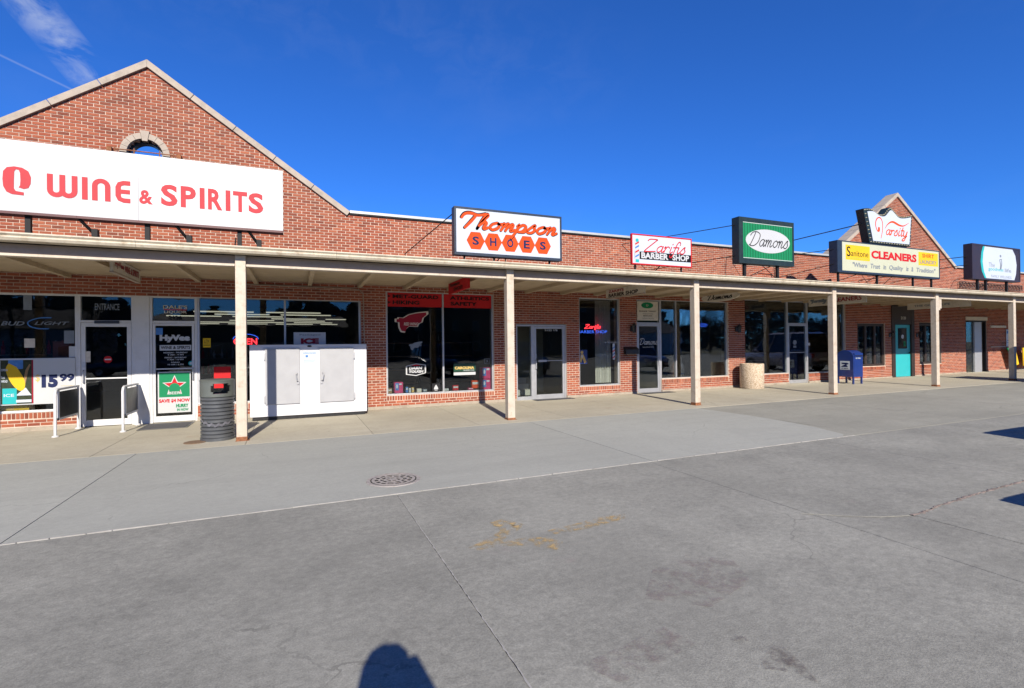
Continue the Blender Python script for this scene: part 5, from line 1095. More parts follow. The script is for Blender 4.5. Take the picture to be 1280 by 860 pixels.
lb = thing('letter_box', (9.77, WN - .1, 1.30), 'black metal wall letter box between the barber window and the next door', 'letter box'); MB().box(9.53, 10.02, WN - .14, WN, 1.30, 1.46).build('box', M['blackpaint'], lb, bevel=.008); MB().prism([(WN - .16, 1.45), (WN, 1.53), (WN, 1.47), (WN - .16, 1.44)], lambda a, b: (9.52, a, b), lambda a, b: (10.03, a, b)).build('lid', M['blackpaint'], lb); MB().tube([(9.55, WN - .12, 1.30), (9.55, WN - .13, 1.24), (9.99, WN - .13, 1.24), (9.99, WN - .12, 1.30)], .008, 6).build('paper_hook', M['blackpaint'], lb)
def lantern(x, z_, lb_):
    t = thing('wall_lantern', (x, WN - .1, z_), lb_, 'wall lamp', 'wall lanterns on the brick piers')
    MB().box(x - .05, x + .05, WN - .02, WN, z_ + .02, z_ + .2).build('back_plate', M['blackpaint'], t); MB().tube([(x, WN - .01, z_ + .14), (x, WN - .09, z_ + .26), (x, WN - .14, z_ + .24)], .01, 6).build('arm', M['blackpaint'], t)
    m = MB(); 
    for i in range(6): a = i * math.pi / 3; m.tube([(x + .07 * math.cos(a), WN - .14 + .07 * math.sin(a), z_ + .2), (x + .05 * math.cos(a), WN - .14 + .05 * math.sin(a), z_)], .006, 5)
    m.lathe(x, WN - .14, [(.055, z_ - .02), (.055, z_)], 6); m.lathe(x, WN - .14, [(.085, z_ + .19), (.075, z_ + .22), (.02, z_ + .27), (.008, z_ + .30)], 6); m.build('cage', M['blackpaint'], t)
    MB().lathe(x, WN - .14, [(.045, z_), (.062, z_ + .19)], 6).build('lamp_glass', M['carglass'], t)
lantern(9.84, 2.0, 'black wall lantern above the letter box'); lantern(14.32, 2.0, 'black wall lantern above the stone planter'); lantern(23.0, 1.78, 'black wall lantern on the left of the turquoise door'); lantern(24.9, 1.78, 'black wall lantern on the right of the turquoise door')
on = thing('neon_sign', (13.1, WN + .3, 2.2), 'small glowing blue oval sign behind the wide window with a timber post', 'neon sign'); MB().prism(ell(13.12, 2.26, .2, .07, 24), lambda a, b: (a, WN + .30, b), lambda a, b: (a, WN + .33, b)).build('oval', M['neonblue'], on); MB().box(12.85, 13.4, WN + .34, WN + .36, 2.14, 2.38).build('backing', M['blackpaint'], on)
# dry cleaners interior
ct = thing('shop_counter', (16.2, 14.6, 0), 'white topped counter just inside the dry cleaners window', 'counter'); MB().box(15.9, 16.9, 14.3, 14.9, .03, 1.2).build('counter_front', M['intwall'], ct); MB().box(15.85, 16.92, 14.25, 14.95, 1.2, 1.24).build('counter_top', M['signwhite'], ct); MB().box(15.85, 16.9, 14.26, 14.3, .92, .95).build('trim', M['alu'], ct)
ch = thing('shop_chair', (15.2, 14.2, 0), 'pale blue chair draped with clothes inside the dry cleaners window', 'chair')
MB().box(15.0, 15.5, 14.1, 14.5, .45, .5).build('seat', M['blue2'], ch); MB().box(15.0, 15.5, 14.48, 14.52, .5, 1.0).build('backrest', M['blue2'], ch)
for sx in (15.02, 15.46):
    for sy in (14.12, 14.46): MB().box(sx, sx + .03, sy, sy + .03, .03, .45).build('leg', M['alu'], ch)
MB().prism([(14.95, 1.02), (15.2, 1.3), (15.45, 1.28), (15.6, 1.0), (15.5, .8), (15.35, .95), (15.2, .75), (15.1, .95)], lambda a, b: (a, 14.05, b), lambda a, b: (a, 14.12, b)).build('garment', M['signice'], ch)
for i, (x, lb_) in enumerate(((15.25, 'dark coat on a rail, left in the dry cleaners window'), (15.95, 'dark coat on a rail, right in the dry cleaners window'))):
    t = thing('hanging_coat', (x, 15.0, 1.3), lb_, 'coat'); MB().prism(smooth_pts([(x - .22, 1.35), (x - .3, 1.9), (x - .12, 2.2), (x, 2.26), (x + .12, 2.2), (x + .3, 1.9), (x + .22, 1.35)], 3), lambda a, b: (a, 14.95, b), lambda a, b: (a, 15.08, b)).build('coat', M['jacket'], t); MB().tube([(x, 15.01, 2.24), (x, 15.01, 2.5)], .008, 5).build('hanger', M['alu'], t)
pf = thing('door_decal', (17.35, PN, 1.4), 'pale blue round emblem on the dry cleaners glass door', 'decal'); prt(pf, 'inkgrey', lambda m: (m.flatpoly(ell(17.36, 1.62, .10, .09, 18), front(WN + .06)), rect(m, 17.28, 17.44, 1.42, 1.5, front(WN + .06))), 'emblem')
nv = poster(18.06, 18.2, 1.5, 1.6, 'signwhite', 'small white card on the window frame right of the dry cleaners door', 'notice', 'notice')

# ------------------------------------------------------------------ things standing on the sidewalk
def mat_(u0, u1, n0, n1, lb):
    t = thing('doormat', ((u0 + u1) / 2, (n0 + n1) / 2, gz(u0)), lb, 'doormat'); z_ = gz((u0 + u1) / 2)
    MB().box(u0, u1, n0, n1, z_ + .003, z_ + .016).build('border', M['blackpaint'], t, bevel=.003); MB().box(u0 + .04, u1 - .04, n0 + .04, n1 - .04, z_ + .01, z_ + .02).build('pile', M['mat'], t)
mat_(-2.95, -2.08, 12.25, 13.15, 'dark grey doormat in front of the poster door'); mat_(6.3, 7.55, 12.95, 13.27, 'narrow dark doormat below the glass door beside the shoe shop'); mat_(10.1, 11.3, 12.95, 13.27, 'narrow dark doormat below the black glass door')
# ice chest
t = thing('ice_chest', (.3, 12.86, 0), 'wide white ice chest with two grey doors in front of the liquor shop window', 'ice chest')
MB().box(-.945, 1.555, 12.51, 13.2, .075, 1.685).build('cabinet', M['whitemetal'], t, bevel=.012); MB().box(-.90, 1.51, 12.55, 13.15, .0, .08).build('base', M['blackpaint'], t)
for k, (a, b) in enumerate(((-.635, .075), (.5, 1.255))):
    d = MB().box(a, b, 12.475, 12.508, .345, 1.585).build('door', M['greydoor'], t, bevel=.006)
    MB().box(a - .045, b + .0, 12.49, 12.512, 1.595, 1.615).build('drip_trim', M['alu'], d)
    hx = b - .06 if k == 0 else a + .06; hh = MB(); hh.tube([(hx, 12.47, 1.03), (hx - .02 * (1 if k == 0 else -1), 12.41, 1.0), (hx, 12.41, .87), (hx + .03 * (1 if k == 0 else -1), 12.47, .84)], .013, 8); hh.box(hx + (.0 if k == 0 else -.05), hx + (.05 if k == 0 else 0), 12.455, 12.476, .78, .84); hh.build('handle', M['alu'], d, smooth=True)
    for z_ in (.47, 1.42): hg = a - .01 if k == 0 else b + .01; MB().box(hg - .018, hg + .018, 12.462, 12.50, z_ - .08, z_ + .08).build('hinge', M['alu'], d, bevel=.004)
m = MB(); q = front(12.507); rect(m, .13, .44, 1.25, 1.53, q); m.build('notice', M['signice'], t); m = MB(); q = front(12.505); text(m, 'OPEN DOOR', .15, .42, 1.47, 1.50, q, .02); rect(m, .20, .25, 1.39, 1.44, q); rect(m, .16, .41, 1.32, 1.325, q); rect(m, .16, .38, 1.28, 1.285, q); m.build('print', M['blue2'], t)
MB().prism(ell(.285, 1.645, .05, .022, 16), lambda a, b: (a, 12.50, b), lambda a, b: (a, 12.512, b)).build('badge', M['darkmetal'], t)
# litter bin
tx, ty, tz = -1.30, 10.40, gz(-1.3) + .004
t = thing('litter_bin', (tx, ty, tz), 'round dark grey ribbed litter bin with an opening in its lid beside the post', 'litter bin')
rr_ = .262; prof = [(rr_ - .03, tz), (rr_, tz + .01)]
MB().lathe(tx, ty, [(rr_ + .012, tz), (rr_ + .015, tz + .045), (rr_ - .004, tz + .055)], 40).build('base_ring', M['trash'], t, smooth=True)
rb_m = MB(); prof = []; z_ = tz + .05
for i in range(11): prof += [(rr_ - .022, z_), (rr_ + .004, z_ + .012), (rr_ + .006, z_ + .05), (rr_ - .022, z_ + .062)]; z_ += .0655
rb_m.lathe(tx, ty, prof, 40); rb_m.build('ribbed_shell', M['trash'], t, smooth=True)
lid = MB(); zl = z_; n = 48; R1_ = rr_ + .012
levels = [zl, zl + .055, zl + .09, zl + .20, zl + .235, zl + .28]
for li in range(len(levels) - 1):
    for j in range(n):
        a0, a1 = 2 * math.pi * j / n, 2 * math.pi * (j + 1) / n; am = (a0 + a1) / 2
        op_ = any(abs((am - c + math.pi) % (2 * math.pi) - math.pi) < (.56 if li == 2 else .48) for c in (R(-72), R(108)))
        if op_ and 1 <= li <= 3: continue
        for rr0 in (R1_, R1_ - .02):
            lid.add([(tx + rr0 * math.cos(a0), ty + rr0 * math.sin(a0), levels[li]), (tx + rr0 * math.cos(a1), ty + rr0 * math.sin(a1), levels[li]), (tx + rr0 * math.cos(a1), ty + rr0 * math.sin(a1), levels[li + 1]), (tx + rr0 * math.cos(a0), ty + rr0 * math.sin(a0), levels[li + 1])], [(0, 1, 2, 3)])
lid.build('lid', M['trashlid'], t, smooth=True)
MB().lathe(tx, ty, [(R1_ + .004, zl + .27), (R1_ + .006, zl + .29), (R1_ - .02, zl + .305), (.16, zl + .30), (.02, zl + .285)], 48).build('lid_top', M['trashlid'], t, smooth=True)
MB().lathe(tx, ty, [(.20, zl - .2), (.225, zl + .02), (.215, zl + .04)], 24).build('liner', M['bag'], t, smooth=True)
bgm = MB(); pts = []
for j in range(25):
    a = R(-150) + R(140) * j / 24; rr0 = rr_ + .014 + .006 * math.sin(j * 2.1); pts.append((a, rr0, tz + .36 - .10 * math.sin(math.pi * ((j / 24) ** .9)) + .02 * math.sin(j * 1.7)))
bgm.add([(tx + r0_ * math.cos(a), ty + r0_ * math.sin(a), z0_) for a, r0_, z0_ in pts] + [(tx + (rr_ + .016) * math.cos(a), ty + (rr_ + .016) * math.sin(a), z0_ + .045) for a, r0_, z0_ in pts], [(i, i + 1, 25 + i + 1, 25 + i) for i in range(24)])
bgm.build('liner_skirt', M['bag'], t, smooth=True)
# two entrance rails with dark panels
def rail(u, n0, n1, lb):
    z0 = gz(u) + .004; t = thing('entrance_rail', (u, n0, z0), lb, 'railing', 'entrance rails beside the liquor shop doors')
    m = MB(); m.tube([(u, n0, z0), (u, n0, z0 + .80), (u, n0 + .03, z0 + .865), (u, n0 + .09, z0 + .89), (u, n1, z0 + .89)], .024, 10); m.build('tube_frame', M['whitepaint'], t, smooth=True)
    MB().tube([(u, n1 - .02, z0), (u, n1 - .02, z0 + .88)], .022, 10).build('rear_post', M['whitepaint'], t, smooth=True)
    MB().lathe(u, n0, [(.055, z0), (.055, z0 + .012), (.03, z0 + .03)], 16).build('foot', M['whitepaint'], t, smooth=True); MB().lathe(u, n1 - .02, [(.055, z0), (.055, z0 + .012), (.03, z0 + .03)], 16).build('foot', M['whitepaint'], t, smooth=True)
    MB().box(u - .010, u + .010, n0 + .16, n1 - .05, z0 + .34, z0 + .84).build('panel', M['blackpaint'], t); f_ = MB(); f_.box(u - .016, u + .016, n0 + .12, n0 + .16, z0 + .30, z0 + .87); f_.box(u - .014, u + .014, n0 + .12, n1 - .03, z0 + .30, z0 + .34); f_.build('panel_frame', M['whitepaint'], t)
rail(-4.18, 12.13, 13.24, 'white tube rail with a black panel left of the entrance'); rail(-3.16, 12.22, 13.24, 'white tube rail with a dark panel between the two doors')
# stone planter
px0, py0, pz0 = 14.42, 12.74, gz(14.3) + .004
t = thing('stone_planter', (px0, py0, pz0), 'round exposed aggregate concrete planter in front of the brick pier', 'planter')
MB().lathe(px0, py0, [(.36, pz0), (.38, pz0 + .03), (.385, pz0 + .82), (.375, pz0 + .85), (.31, pz0 + .85), (.30, pz0 + .72)], 56).build('tub', M['planter'], t, smooth=True)
MB().lathe(px0, py0, [(.305, pz0 + .70), (.30, pz0 + .74)], 40).build('soil', mk('potting_soil', (.05, .035, .025), .95, .3, 20, bump=.6, bscale=60), t)
# post box
bx, by, bz = 18.55, 11.95, gz(18.6) + .004
t = thing('post_box', (bx + .27, by + .3, bz), 'blue street post box with a rounded top and white eagle emblem', 'post box')
W_, D_, H_ = .53, .62, 1.24
prof = [(0, .26), (D_, .26), (D_, 1.0)] + [(D_ / 2 + D_ / 2 * math.cos(math.pi * k / 14), 1.0 + .24 * math.sin(math.pi * k / 14)) for k in range(1, 14)] + [(0, 1.0)]
MB().prism(prof, lambda a, b: (bx, by + a, bz + b), lambda a, b: (bx + W_, by + a, bz + b)).build('body', M['blue'], t, bevel=.008)
MB().box(bx + .03, bx + W_ - .03, by - .03, by + .03, bz + 1.0, bz + 1.13).build('deposit_door', M['blue'], t, bevel=.01); MB().box(bx + .06, bx + W_ - .06, by - .045, by - .028, bz + 1.03, bz + 1.05).build('pull_handle', M['darkmetal'], t)
MB().box(bx + .05, bx + W_ - .05, by - .006, by + .01, bz + .36, bz + .9).build('front_panel', M['blue'], t, bevel=.004)
for a in (bx + .01, bx + W_ - .06):
    for b in (by + .01, by + D_ - .06): MB().box(a, a + .05, b, b + .05, bz, bz + .27).build('leg', M['blue'], t)
se = lambda a, b: (bx - .006, by + D_ - a * D_, bz + b)
m = MB(); rect(m, .22, .80, .52, .84, se); m.build('emblem', M['signice'], t); se2 = lambda a, b: (bx - .010, by + D_ - a * D_, bz + b)
m = MB(); m.flatpoly([(.30, .78), (.62, .78), (.76, .74), (.60, .70), (.70, .62), (.26, .62), (.40, .68), (.54, .72), (.34, .73)], se2); m.build('eagle', M['inknavy'], t); m = MB(); text(m, 'US MAIL', .28, .74, .545, .585, se2, .02); m.build('lettering', M['inknavy'], t)
m = MB(); text(m, 'US MAIL', bx + .12, bx + W_ - .12, bz + .92, bz + .97, front(by - .008), .02); m.build('lettering', M['signice'], t)
# right end: yellow banner, notice, low rail
t = thing('yellow_banner', (32.6, 13.0, .3), 'bright yellow folded banner leaning against the wall behind the last post', 'banner')
MB().prism([(31.72, 1.26), (32.42, 1.24), (32.5, .45), (32.2, .40)], lambda a, b: (a, 13.05 - (1.26 - b) * .12, b), lambda a, b: (a, 13.09 - (1.26 - b) * .12, b)).build('panel', M['yellow'], t); MB().prism([(33.0, 1.24), (33.5, 1.26), (34.6, .40), (32.85, .36)], lambda a, b: (a, 13.0 - (1.26 - b) * .1, b), lambda a, b: (a, 13.04 - (1.26 - b) * .1, b)).build('panel', M['yellow'], t)
MB().prism([(31.62, 1.27), (31.74, 1.27), (32.24, .40), (32.10, .40)], lambda a, b: (a, 13.03 - (1.26 - b) * .12, b), lambda a, b: (a, 13.07 - (1.26 - b) * .12, b)).build('green_edge', M['green'], t)
t = poster(32.15, 32.62, 1.32, 2.15, 'signice', 'pale blue notice on the wall above the yellow banner', 'wall_notice', 'notice', n=WN - .02); prt(t, 'blue2', lambda m: (rect(m, 32.2, 32.57, 1.95, 2.08, front(WN - .03)), rect(m, 32.2, 32.57, 1.5, 1.53, front(WN - .03)), rect(m, 32.2, 32.5, 1.6, 1.63, front(WN - .03))), 'print')
t = thing('wall_trim', (31.6, WN, 1.3), 'two thin pale horizontal trims on the brick at the right end', 'trim'); MB().box(30.75, 32.1, WN - .03, WN + .01, 1.29, 1.32).build('lower_strip', M['aged'], t); MB().box(30.75, 32.1, WN - .05, WN + .01, 2.24, 2.34).build('upper_strip', M['aged'], t)

# ------------------------------------------------------------------ vehicles (beside and behind the viewer: they throw the shadows and reflect in the glass)
def suv(loc, rot, paint, label, h=1.0, name='parked_car'):
    t = thing(name, (0, 0, 0), label, 'car', 'vehicles parked beside the shops')
    L = 4.7; St = []
    # stations: y, z_bottom, z_belt, half width at belt
    for y, zb_, zt, hw in ((-2.33, .45, .75, .78), (-2.28, .32, 1.0, .88), (-1.9, .28, 1.04, .93), (-.8, .26, 1.03, .94), (.6, .26, 1.01, .94), (1.25, .28, .99, .92), (1.95, .30, .90, .88), (2.25, .34, .80, .80), (2.36, .42, .66, .70)): St.append((y, zb_, zt, hw))
    m = MB(); n = 10; vs = []
    for y, zb_, zt, hw in St:
        for (a, b) in ((-.90, 0), (-1, .18), (-1.0, .62), (-.965, .9), (-.86, 1.0), (.86, 1.0), (.965, .9), (1.0, .62), (1, .18), (.90, 0)): vs.append((a * hw, y, zb_ + b * (zt - zb_)))
    fs = [(i * n + j, i * n + (j + 1) % n, (i + 1) * n + (j + 1) % n, (i + 1) * n + j) for i in range(len(St) - 1) for j in range(n)]; fs += [tuple(range(n)), tuple(reversed(range((len(St) - 1) * n, len(St) * n)))]
    m.add(vs, fs); body = m.build('body', M[paint], t, smooth=True)
    # greenhouse
    zr = 1.72 * h; ring = lambda z_, hw, y0, y1: [(-hw, y0, z_), (hw, y0, z_), (hw, y1, z_), (-hw, y1, z_)]
    a = ring(1.0, .86, -2.18, 1.30); b = ring(zr - .08, .68, -1.95, .42); c = ring(zr, .60, -1.75, .25)
    MB().add(a + b, [(0, 1, 5, 4), (1, 2, 6, 5), (2, 3, 7, 6), (3, 0, 4, 7)]).build('windows', M['carglass'], t)
    MB().add([(x * 1.015, y, z_) for x, y, z_ in b] + c, [(0, 1, 5, 4), (1, 2, 6, 5), (2, 3, 7, 6), (3, 0, 4, 7), (4, 5, 6, 7)]).build('roof', M[paint], t)
    for sx in (-1, 1):
        for (p, q) in (((.865, 1.30), (.69, .42)), ((.865, .25), (.69, -.05)), ((.865, -1.0), (.69, -1.0)), ((.865, -2.18), (.69, -1.95))):
            MB().bar((sx * p[0], p[1], 1.0), (sx * q[0], q[1], zr - .07), .06, .06).build('pillar', M[paint], t)
        MB().tube([(sx * .90, .95, 1.02), (sx * .99, .93, 1.08), (sx * 1.10, .92, 1.12)], [.03, .07, .06], 8).build('mirror', M[paint], t)
        MB().box(*(sorted((sx * .52, sx * .80))), 2.20, 2.31, .62, .76).build('headlight', M['headlamp'], t, bevel=.01); MB().box(*(sorted((sx * .66, sx * .86))), -2.335, -2.25, .72, .96).build('tail_light', M['redlamp'], t, bevel=.01)
        for y in (-1.42, 1.42):
            w_ = MB(); vs = []; prof = [(.20, .93), (.32, .93), (.35, .90), (.35, .74), (.32, .70)]
            k = 24; w_.add([(sx * x_, y + r_ * math.cos(2 * math.pi * j / k), .345 + r_ * math.sin(2 * math.pi * j / k)) for r_, x_ in prof for j in range(k)], [(i * k + j, i * k + (j + 1) % k, (i + 1) * k + (j + 1) % k, (i + 1) * k + j) for i in range(len(prof) - 1) for j in range(k)])
            wl = w_.build('wheel', M['tyre'], t, smooth=True); hb = MB()
            hb.add([(sx * .925, y + .20 * math.cos(2 * math.pi * j / k), .345 + .20 * math.sin(2 * math.pi * j / k)) for j in range(k)] + [(sx * .90, y, .345)], [(j, (j + 1) % k, k) for j in range(k)]); hb.build('rim', M['alu'], wl)
    MB().box(-.45, .45, 2.30, 2.375, .46, .62).build('grille', M['blackpaint'], t); MB().box(-.26, .26, -2.345, -2.32, .60, .72).build('number_plate', M['signwhite'], t); MB().box(-.80, .80, -2.38, -2.25, .40, .56).build('rear_bumper', M['blackpaint'], t, bevel=.02); MB().box(-.74, .74, 2.28, 2.40, .34, .46).build('front_bumper', M['blackpaint'], t, bevel=.02)
    t.location = loc; t.rotation_euler = (0, 0, rot); return t
suv((6.98, -.86, gz(7) + .0), 0, 'carblue', 'dark blue estate car parked nose to the shops, nearest the viewer on the right')
suv((11.28, 1.18, gz(11)), 0, 'cardark', 'charcoal estate car parked nose to the shops, second along on the right')
suv((17.6, 2.9, gz(17.6)), 0, 'carwhite', 'silver lavender estate car parked nose to the shops, third along on the right')
suv((25.0, 6.85, gz(25)), math.pi, 'carwhite', 'tall silver estate car backed towards the post at the far right', 1.2)
suv((-9.5, -12.0, gz(-9)), R(90), 'carblue', 'dark blue estate car driving along the far side of the car park')

# ------------------------------------------------------------------ the photographer, whose head shadow falls on the lot
def skin_body():
    V_ = [(0, -.24, .92), (0, -.24, 1.15), (0, -.235, 1.38), (0, -.22, 1.48), (0, -.20, 1.60), (0, -.205, 1.72),
          (-.19, -.24, 1.41), (-.27, -.22, 1.17), (-.12, -.13, 1.46), (.19, -.24, 1.41), (.27, -.22, 1.17), (.12, -.13, 1.46),
          (-.10, -.24, .86), (-.11, -.20, .48), (-.12, -.26, .09), (-.13, -.13, .05), (.10, -.24, .86), (.12, -.21, .48), (.15, -.27, .09), (.16, -.14, .05)]
    E_ = [(0, 1), (1, 2), (2, 3), (3, 4), (4, 5), (2, 6), (6, 7), (7, 8), (2, 9), (9, 10), (10, 11), (0, 12), (12, 13), (13, 14), (14, 15), (0, 16), (16, 17), (17, 18), (18, 19)]
    Rr = [.15, .15, .14, .055, .085, .075, .07, .05, .03, .07, .05, .03, .095, .065, .045, .04, .095, .065, .045, .04]
    me = bpy.data.meshes.new('body'); me.from_pydata([(x, y + .0, z_) for x, y, z_ in V_], E_, [])
    o = bpy.data.objects.new('body', me); C.objects.link(o)
    o.modifiers.new('skin', 'SKIN'); sv = me.skin_vertices[0].data
    for i, r_ in enumerate(Rr): sv[i].radius = (r_, r_ * (.75 if i in (0, 1, 2) else 1))
    sv[0].use_root = True
    ss = o.modifiers.new('sub', 'SUBSURF'); ss.levels = 2; ss.render_levels = 2
    me.materials.append(M['jacket']); return o
per = thing('person', (0, -.24, gz(0)), 'standing person holding a camera up to the face on the car park', 'person')
bd = skin_body(); bd.parent = per; bd.location = (0, .24, -gz(0) + gz(0))
hd = MB().lathe(0, -.20, [(.02, 1.50), (.06, 1.52), (.078, 1.58), (.08, 1.64), (.075, 1.70), (.04, 1.745), (.01, 1.755)], 20).build('head', M['skin'], per, smooth=True); MB().lathe(-.05, -.235, [(.19, 1.36), (.165, 1.44), (.14, 1.52), (.128, 1.60), (.115, 1.68), (.085, 1.74), (.04, 1.775), (.01, 1.78)], 20).build('hood', M['jacket'], per, smooth=True)
for sx in (-1, 1):
    h_ = MB(); MB().tube([(sx * .20, -.25, 1.22), (sx * .165, -.2, 1.42), (sx * .085, -.18, 1.54 + (.10 if sx > 0 else 0))], [.06, .055, .045], 8).build('forearm', M['jacket'], per, smooth=True)
    for i in range(4): h_.tube([(sx * .10, -.15, 1.50 + .018 * i), (sx * .085, -.11, 1.505 + .018 * i), (sx * (.06 - .004 * i), -.10, 1.51 + .018 * i)], .009, 6)
    h_.tube([(sx * .11, -.15, 1.50), (sx * .09, -.14, 1.47), (sx * .06, -.13, 1.475)], .010, 6); h_.build('hand', M['skin'], per, smooth=True)
kc = thing('photo_camera', (0, -.09, 1.56), 'black camera held to the standing person\'s face', 'camera'); MB().box(-.07, .07, -.125, -.075, 1.545, 1.64).build('camera_body', M['blackpaint'], kc, bevel=.008)

# ------------------------------------------------------------------ across the street (seen mirrored in the shop windows)
st_ = MB().box(-300, 300, -34, -25, -.15, -.06).build('street', M['asphalt']); st_['kind'] = 'structure'
def tree(x, y, h, seed, label, group='bare trees across the street'):
    rr = random.Random(seed); tr_ = MB(); cr = MB()
    t = thing('bare_tree', (x, y, -.1), label, 'tree', group)
    def grow(p, d, L, r, lev, mb):
        pts = [p]; q = p.copy(); dd = d.copy()
        for i in range(3): dd = (dd + Vector((rr.uniform(-.16, .16), rr.uniform(-.16, .16), rr.uniform(-.04, .12)))).normalized(); q = q + dd * L / 3; pts.append(q.copy())
        mb.tube(pts, [r, r * .85, r * .7, r * .5], 6 if lev < 2 else 4)
        if lev >= 4: return
        for k in range(3 if lev < 3 else 4):
            f = rr.uniform(.45, 1.0); idx = min(3, int(f * 3.01)); a = rr.uniform(0, 6.28); sp = rr.uniform(.45, .85)
            nd = (dd * (1 - sp * .5) + Vector((math.cos(a), math.sin(a), rr.uniform(.0, .5))) * sp).normalized(); grow(pts[idx], nd, L * rr.uniform(.55, .78), r * .5, lev + 1, cr)
    grow(Vector((x, y, -.1)), Vector((0, 0, 1)), h * .38, h * .028, 0, tr_)
    tr_.build('trunk', M['bark'], t); cr.build('crown', M['bark'], t)
for i, (x, y, h, lb) in enumerate(((-14, -36, 10, 'tall bare tree farthest left across the street'), (-4, -37, 8, 'bare tree in front of the low hall'), (9, -38, 11, 'tallest bare tree across the street'), (20, -36, 9, 'bare tree in front of the brick blocks, left'), (33, -39, 10, 'bare tree in front of the brick blocks, right'), (47, -37, 9, 'bare tree far along the street to the right'))):
    tree(x, y, h, 20 + i, lb)
def house(x0, x1, y0, y1, h, rh, wallm, label, name='house'):
    t = thing(name, ((x0 + x1) / 2, y1, -.1), label, 'building'); MB().box(x0, x1, y0, y1, -.1, h).build('wall', M[wallm], t); ym = (y0 + y1) / 2
    MB().prism([(y0 - .4, h), (ym, h + rh), (y1 + .4, h)], lambda a, b: (x0 - .3, a, b), lambda a, b: (x1 + .3, a, b)).build('roof', M['shingle'], t); n = max(2, int((x1 - x0) / 3.2)); st = (x1 - x0) / n
    for i in range(n):
        xc = x0 + st * (i + .5)
        if i == n // 2: MB().box(xc - .5, xc + .5, y1, y1 + .05, -.1, 2.0).build('door', M['darkwood'], t)
        else: wf = MB().box(xc - .65, xc + .65, y1, y1 + .06, .9, 2.2).build('window', M['whitepaint'], t); MB().box(xc - .57, xc + .57, y1 + .055, y1 + .07, .98, 2.12).build('pane', M['carglass'], wf)
house(-40, -22, -56, -45, 4.2, 2.4, 'siding', 'pale sided house farthest left across the street'); house(-17, 6, -58, -44, 4.4, 1.6, 'intwall', 'long dark low hall across the street', 'hall'); house(53, 64, -57, -45, 3.6, 2.6, 'siding', 'grey sided house right of the dark brick blocks')
def treeline():
    rr = random.Random(77); m = MB()
    for i in range(9000):
        x = rr.uniform(-70, 210); h = 9.5 + 2.2 * math.sin(x * .11) + 1.6 * math.sin(x * .37 + 1) + .9 * math.sin(x * 1.3); z_ = -.2 + h * rr.random() ** .8; y = -82 + rr.uniform(-3, 3)
        c_ = Vector((x, y, z_)); a = rr.uniform(0, 6.28); s_ = rr.uniform(.5, 1.2)
        m.add([c_ + Vector((math.cos(a) * s_, rr.uniform(-.3, .3), math.sin(a) * s_)), c_ + Vector((math.cos(a + 2.1) * s_, rr.uniform(-.3, .3), math.sin(a + 2.1) * s_)), c_ + Vector((math.cos(a + 4.2) * s_, rr.uniform(-.3, .3), math.sin(a + 4.2) * s_))], [(0, 1, 2)])
    return m.build('far_woods', M['bark'], kind='stuff')
treeline()
def blockb(x0, x1, y0, y1, h, label):  # unseen blocks added to keep bright sky out of the window reflections
    t = thing('sky_screen_block', ((x0 + x1) / 2, y1, -.1), label, 'building'); MB().box(x0, x1, y0, y1, -.1, h).build('wall', M['wood'], t); MB().box(x0 - .15, x1 + .15, y0 - .15, y1 + .15, h, h + .25).build('parapet', M['darkmetal'], t)
    n = int((x1 - x0) / 3)
    for fl in range(3):
        for i in range(n):
            xc = x0 + (x1 - x0) * (i + .5) / n; wf = MB().box(xc - .6, xc + .6, y1, y1 + .06, .9 + fl * 3.1, 2.4 + fl * 3.1).build('window', M['aged'], t); MB().box(xc - .52, xc + .52, y1 + .055, y1 + .07, .98 + fl * 3.1, 2.32 + fl * 3.1).build('pane', M['carglass'], wf)
blockb(9, 30, -62, -47, 10.5, 'added three storey dark brick block hiding sky from the shop window reflections')
blockb(36, 50, -60, -47, 10.2, 'added narrower dark brick block further right, also hiding sky from the reflections')
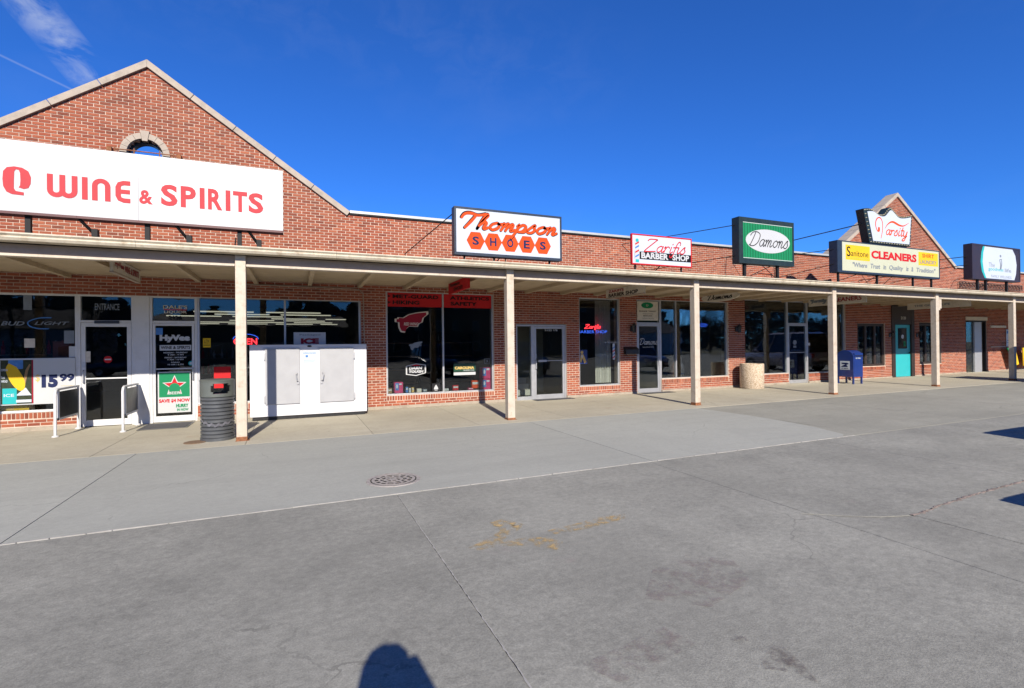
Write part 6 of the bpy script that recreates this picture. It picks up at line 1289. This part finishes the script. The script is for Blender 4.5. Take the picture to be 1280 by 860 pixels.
def evergreen(x, y, h, seed, lb):
    rr = random.Random(seed); t = thing('evergreen_tree', (x, y, -.1), lb, 'tree'); MB().tube([(x, y, -.1), (x, y, h * .9)], [h * .02, .03], 8).build('trunk', M['bark'], t); m = MB()
    for i in range(1500):
        f = rr.random() ** .8; z_ = .8 + f * (h - .8); r_ = (1 - f) * h * .23 * math.sqrt(rr.random()) + .1; a = rr.uniform(0, 6.28); s_ = .28
        c_ = Vector((x + r_ * math.cos(a), y + r_ * math.sin(a), z_)); d1 = Vector((rr.uniform(-1, 1), rr.uniform(-1, 1), rr.uniform(-.6, .3))).normalized() * s_; d2 = Vector((rr.uniform(-1, 1), rr.uniform(-1, 1), rr.uniform(-.5, .5))).normalized() * s_ * .5
        m.add([c_ - d1, c_ + d2, c_ + d1], [(0, 1, 2)])
    m.build('crown', M['hedge'], t)
for i, (x, y, h, lb) in enumerate(((-20, -40, 11, 'dark evergreen between the pale house and the hall'), (-26, -39, 12, 'tallest dark evergreen at the left across the street'), (7.4, -46, 9, 'dark evergreen right of the hall'), (33, -44, 11, 'dark evergreen between the two brick blocks'), (70, -44, 12, 'evergreen first in the row beyond the grey house'), (75, -45, 13, 'evergreen second in the row beyond the grey house'), (80, -44, 12, 'evergreen third in the row beyond the grey house'), (86, -45, 14, 'evergreen fourth in the row beyond the grey house'), (92, -44, 12, 'evergreen last in the row beyond the grey house'))): evergreen(x, y, h, 50 + i, lb)

# net curtains behind the small windows and stickers on the turquoise door
for (a, b, z0, z1, lb_) in ((21.2, 22.5, .72, 2.25, 'pale net curtains in three strips behind the dark window left of the turquoise door'), (25.3, 26.5, .72, 2.3, 'pale net curtains behind the dark window right of the turquoise door')):
    t = thing('curtain', ((a + b) / 2, WN + .3, z0), lb_, 'curtain'); st_ = (b - a) / 3
    for k in range(3):
        m = MB(); n = 14; P_ = [(a + st_ * (k + .12) + st_ * .5 * j / n, WN + .28 + .02 * math.sin(j * 1.4)) for j in range(n + 1)]
        m.add([(x_, y_, z0) for x_, y_ in P_] + [(x_, y_, z1) for x_, y_ in P_], [(j, j + 1, n + 2 + j, n + 1 + j) for j in range(n)]); m.build('cloth_strip', M['curtain'], t, smooth=True)
    MB().tube([(a - .1, WN + .3, z1), (b + .1, WN + .3, z1)], .012, 6).build('curtain_rod', M['alu'], t)
t = thing('door_stickers', (23.9, WN, 1.4), 'pale round and green square stickers on the dark pane of the turquoise door', 'sticker')
prt(t, 'signwhite', lambda m: m.flatpoly(ell(23.92, 1.82, .09, .09, 16), front(WN + .014)), 'round_sticker'); prt(t, 'green', lambda m: rect(m, 23.98, 24.12, 1.40, 1.62, front(WN + .014)), 'square_sticker')
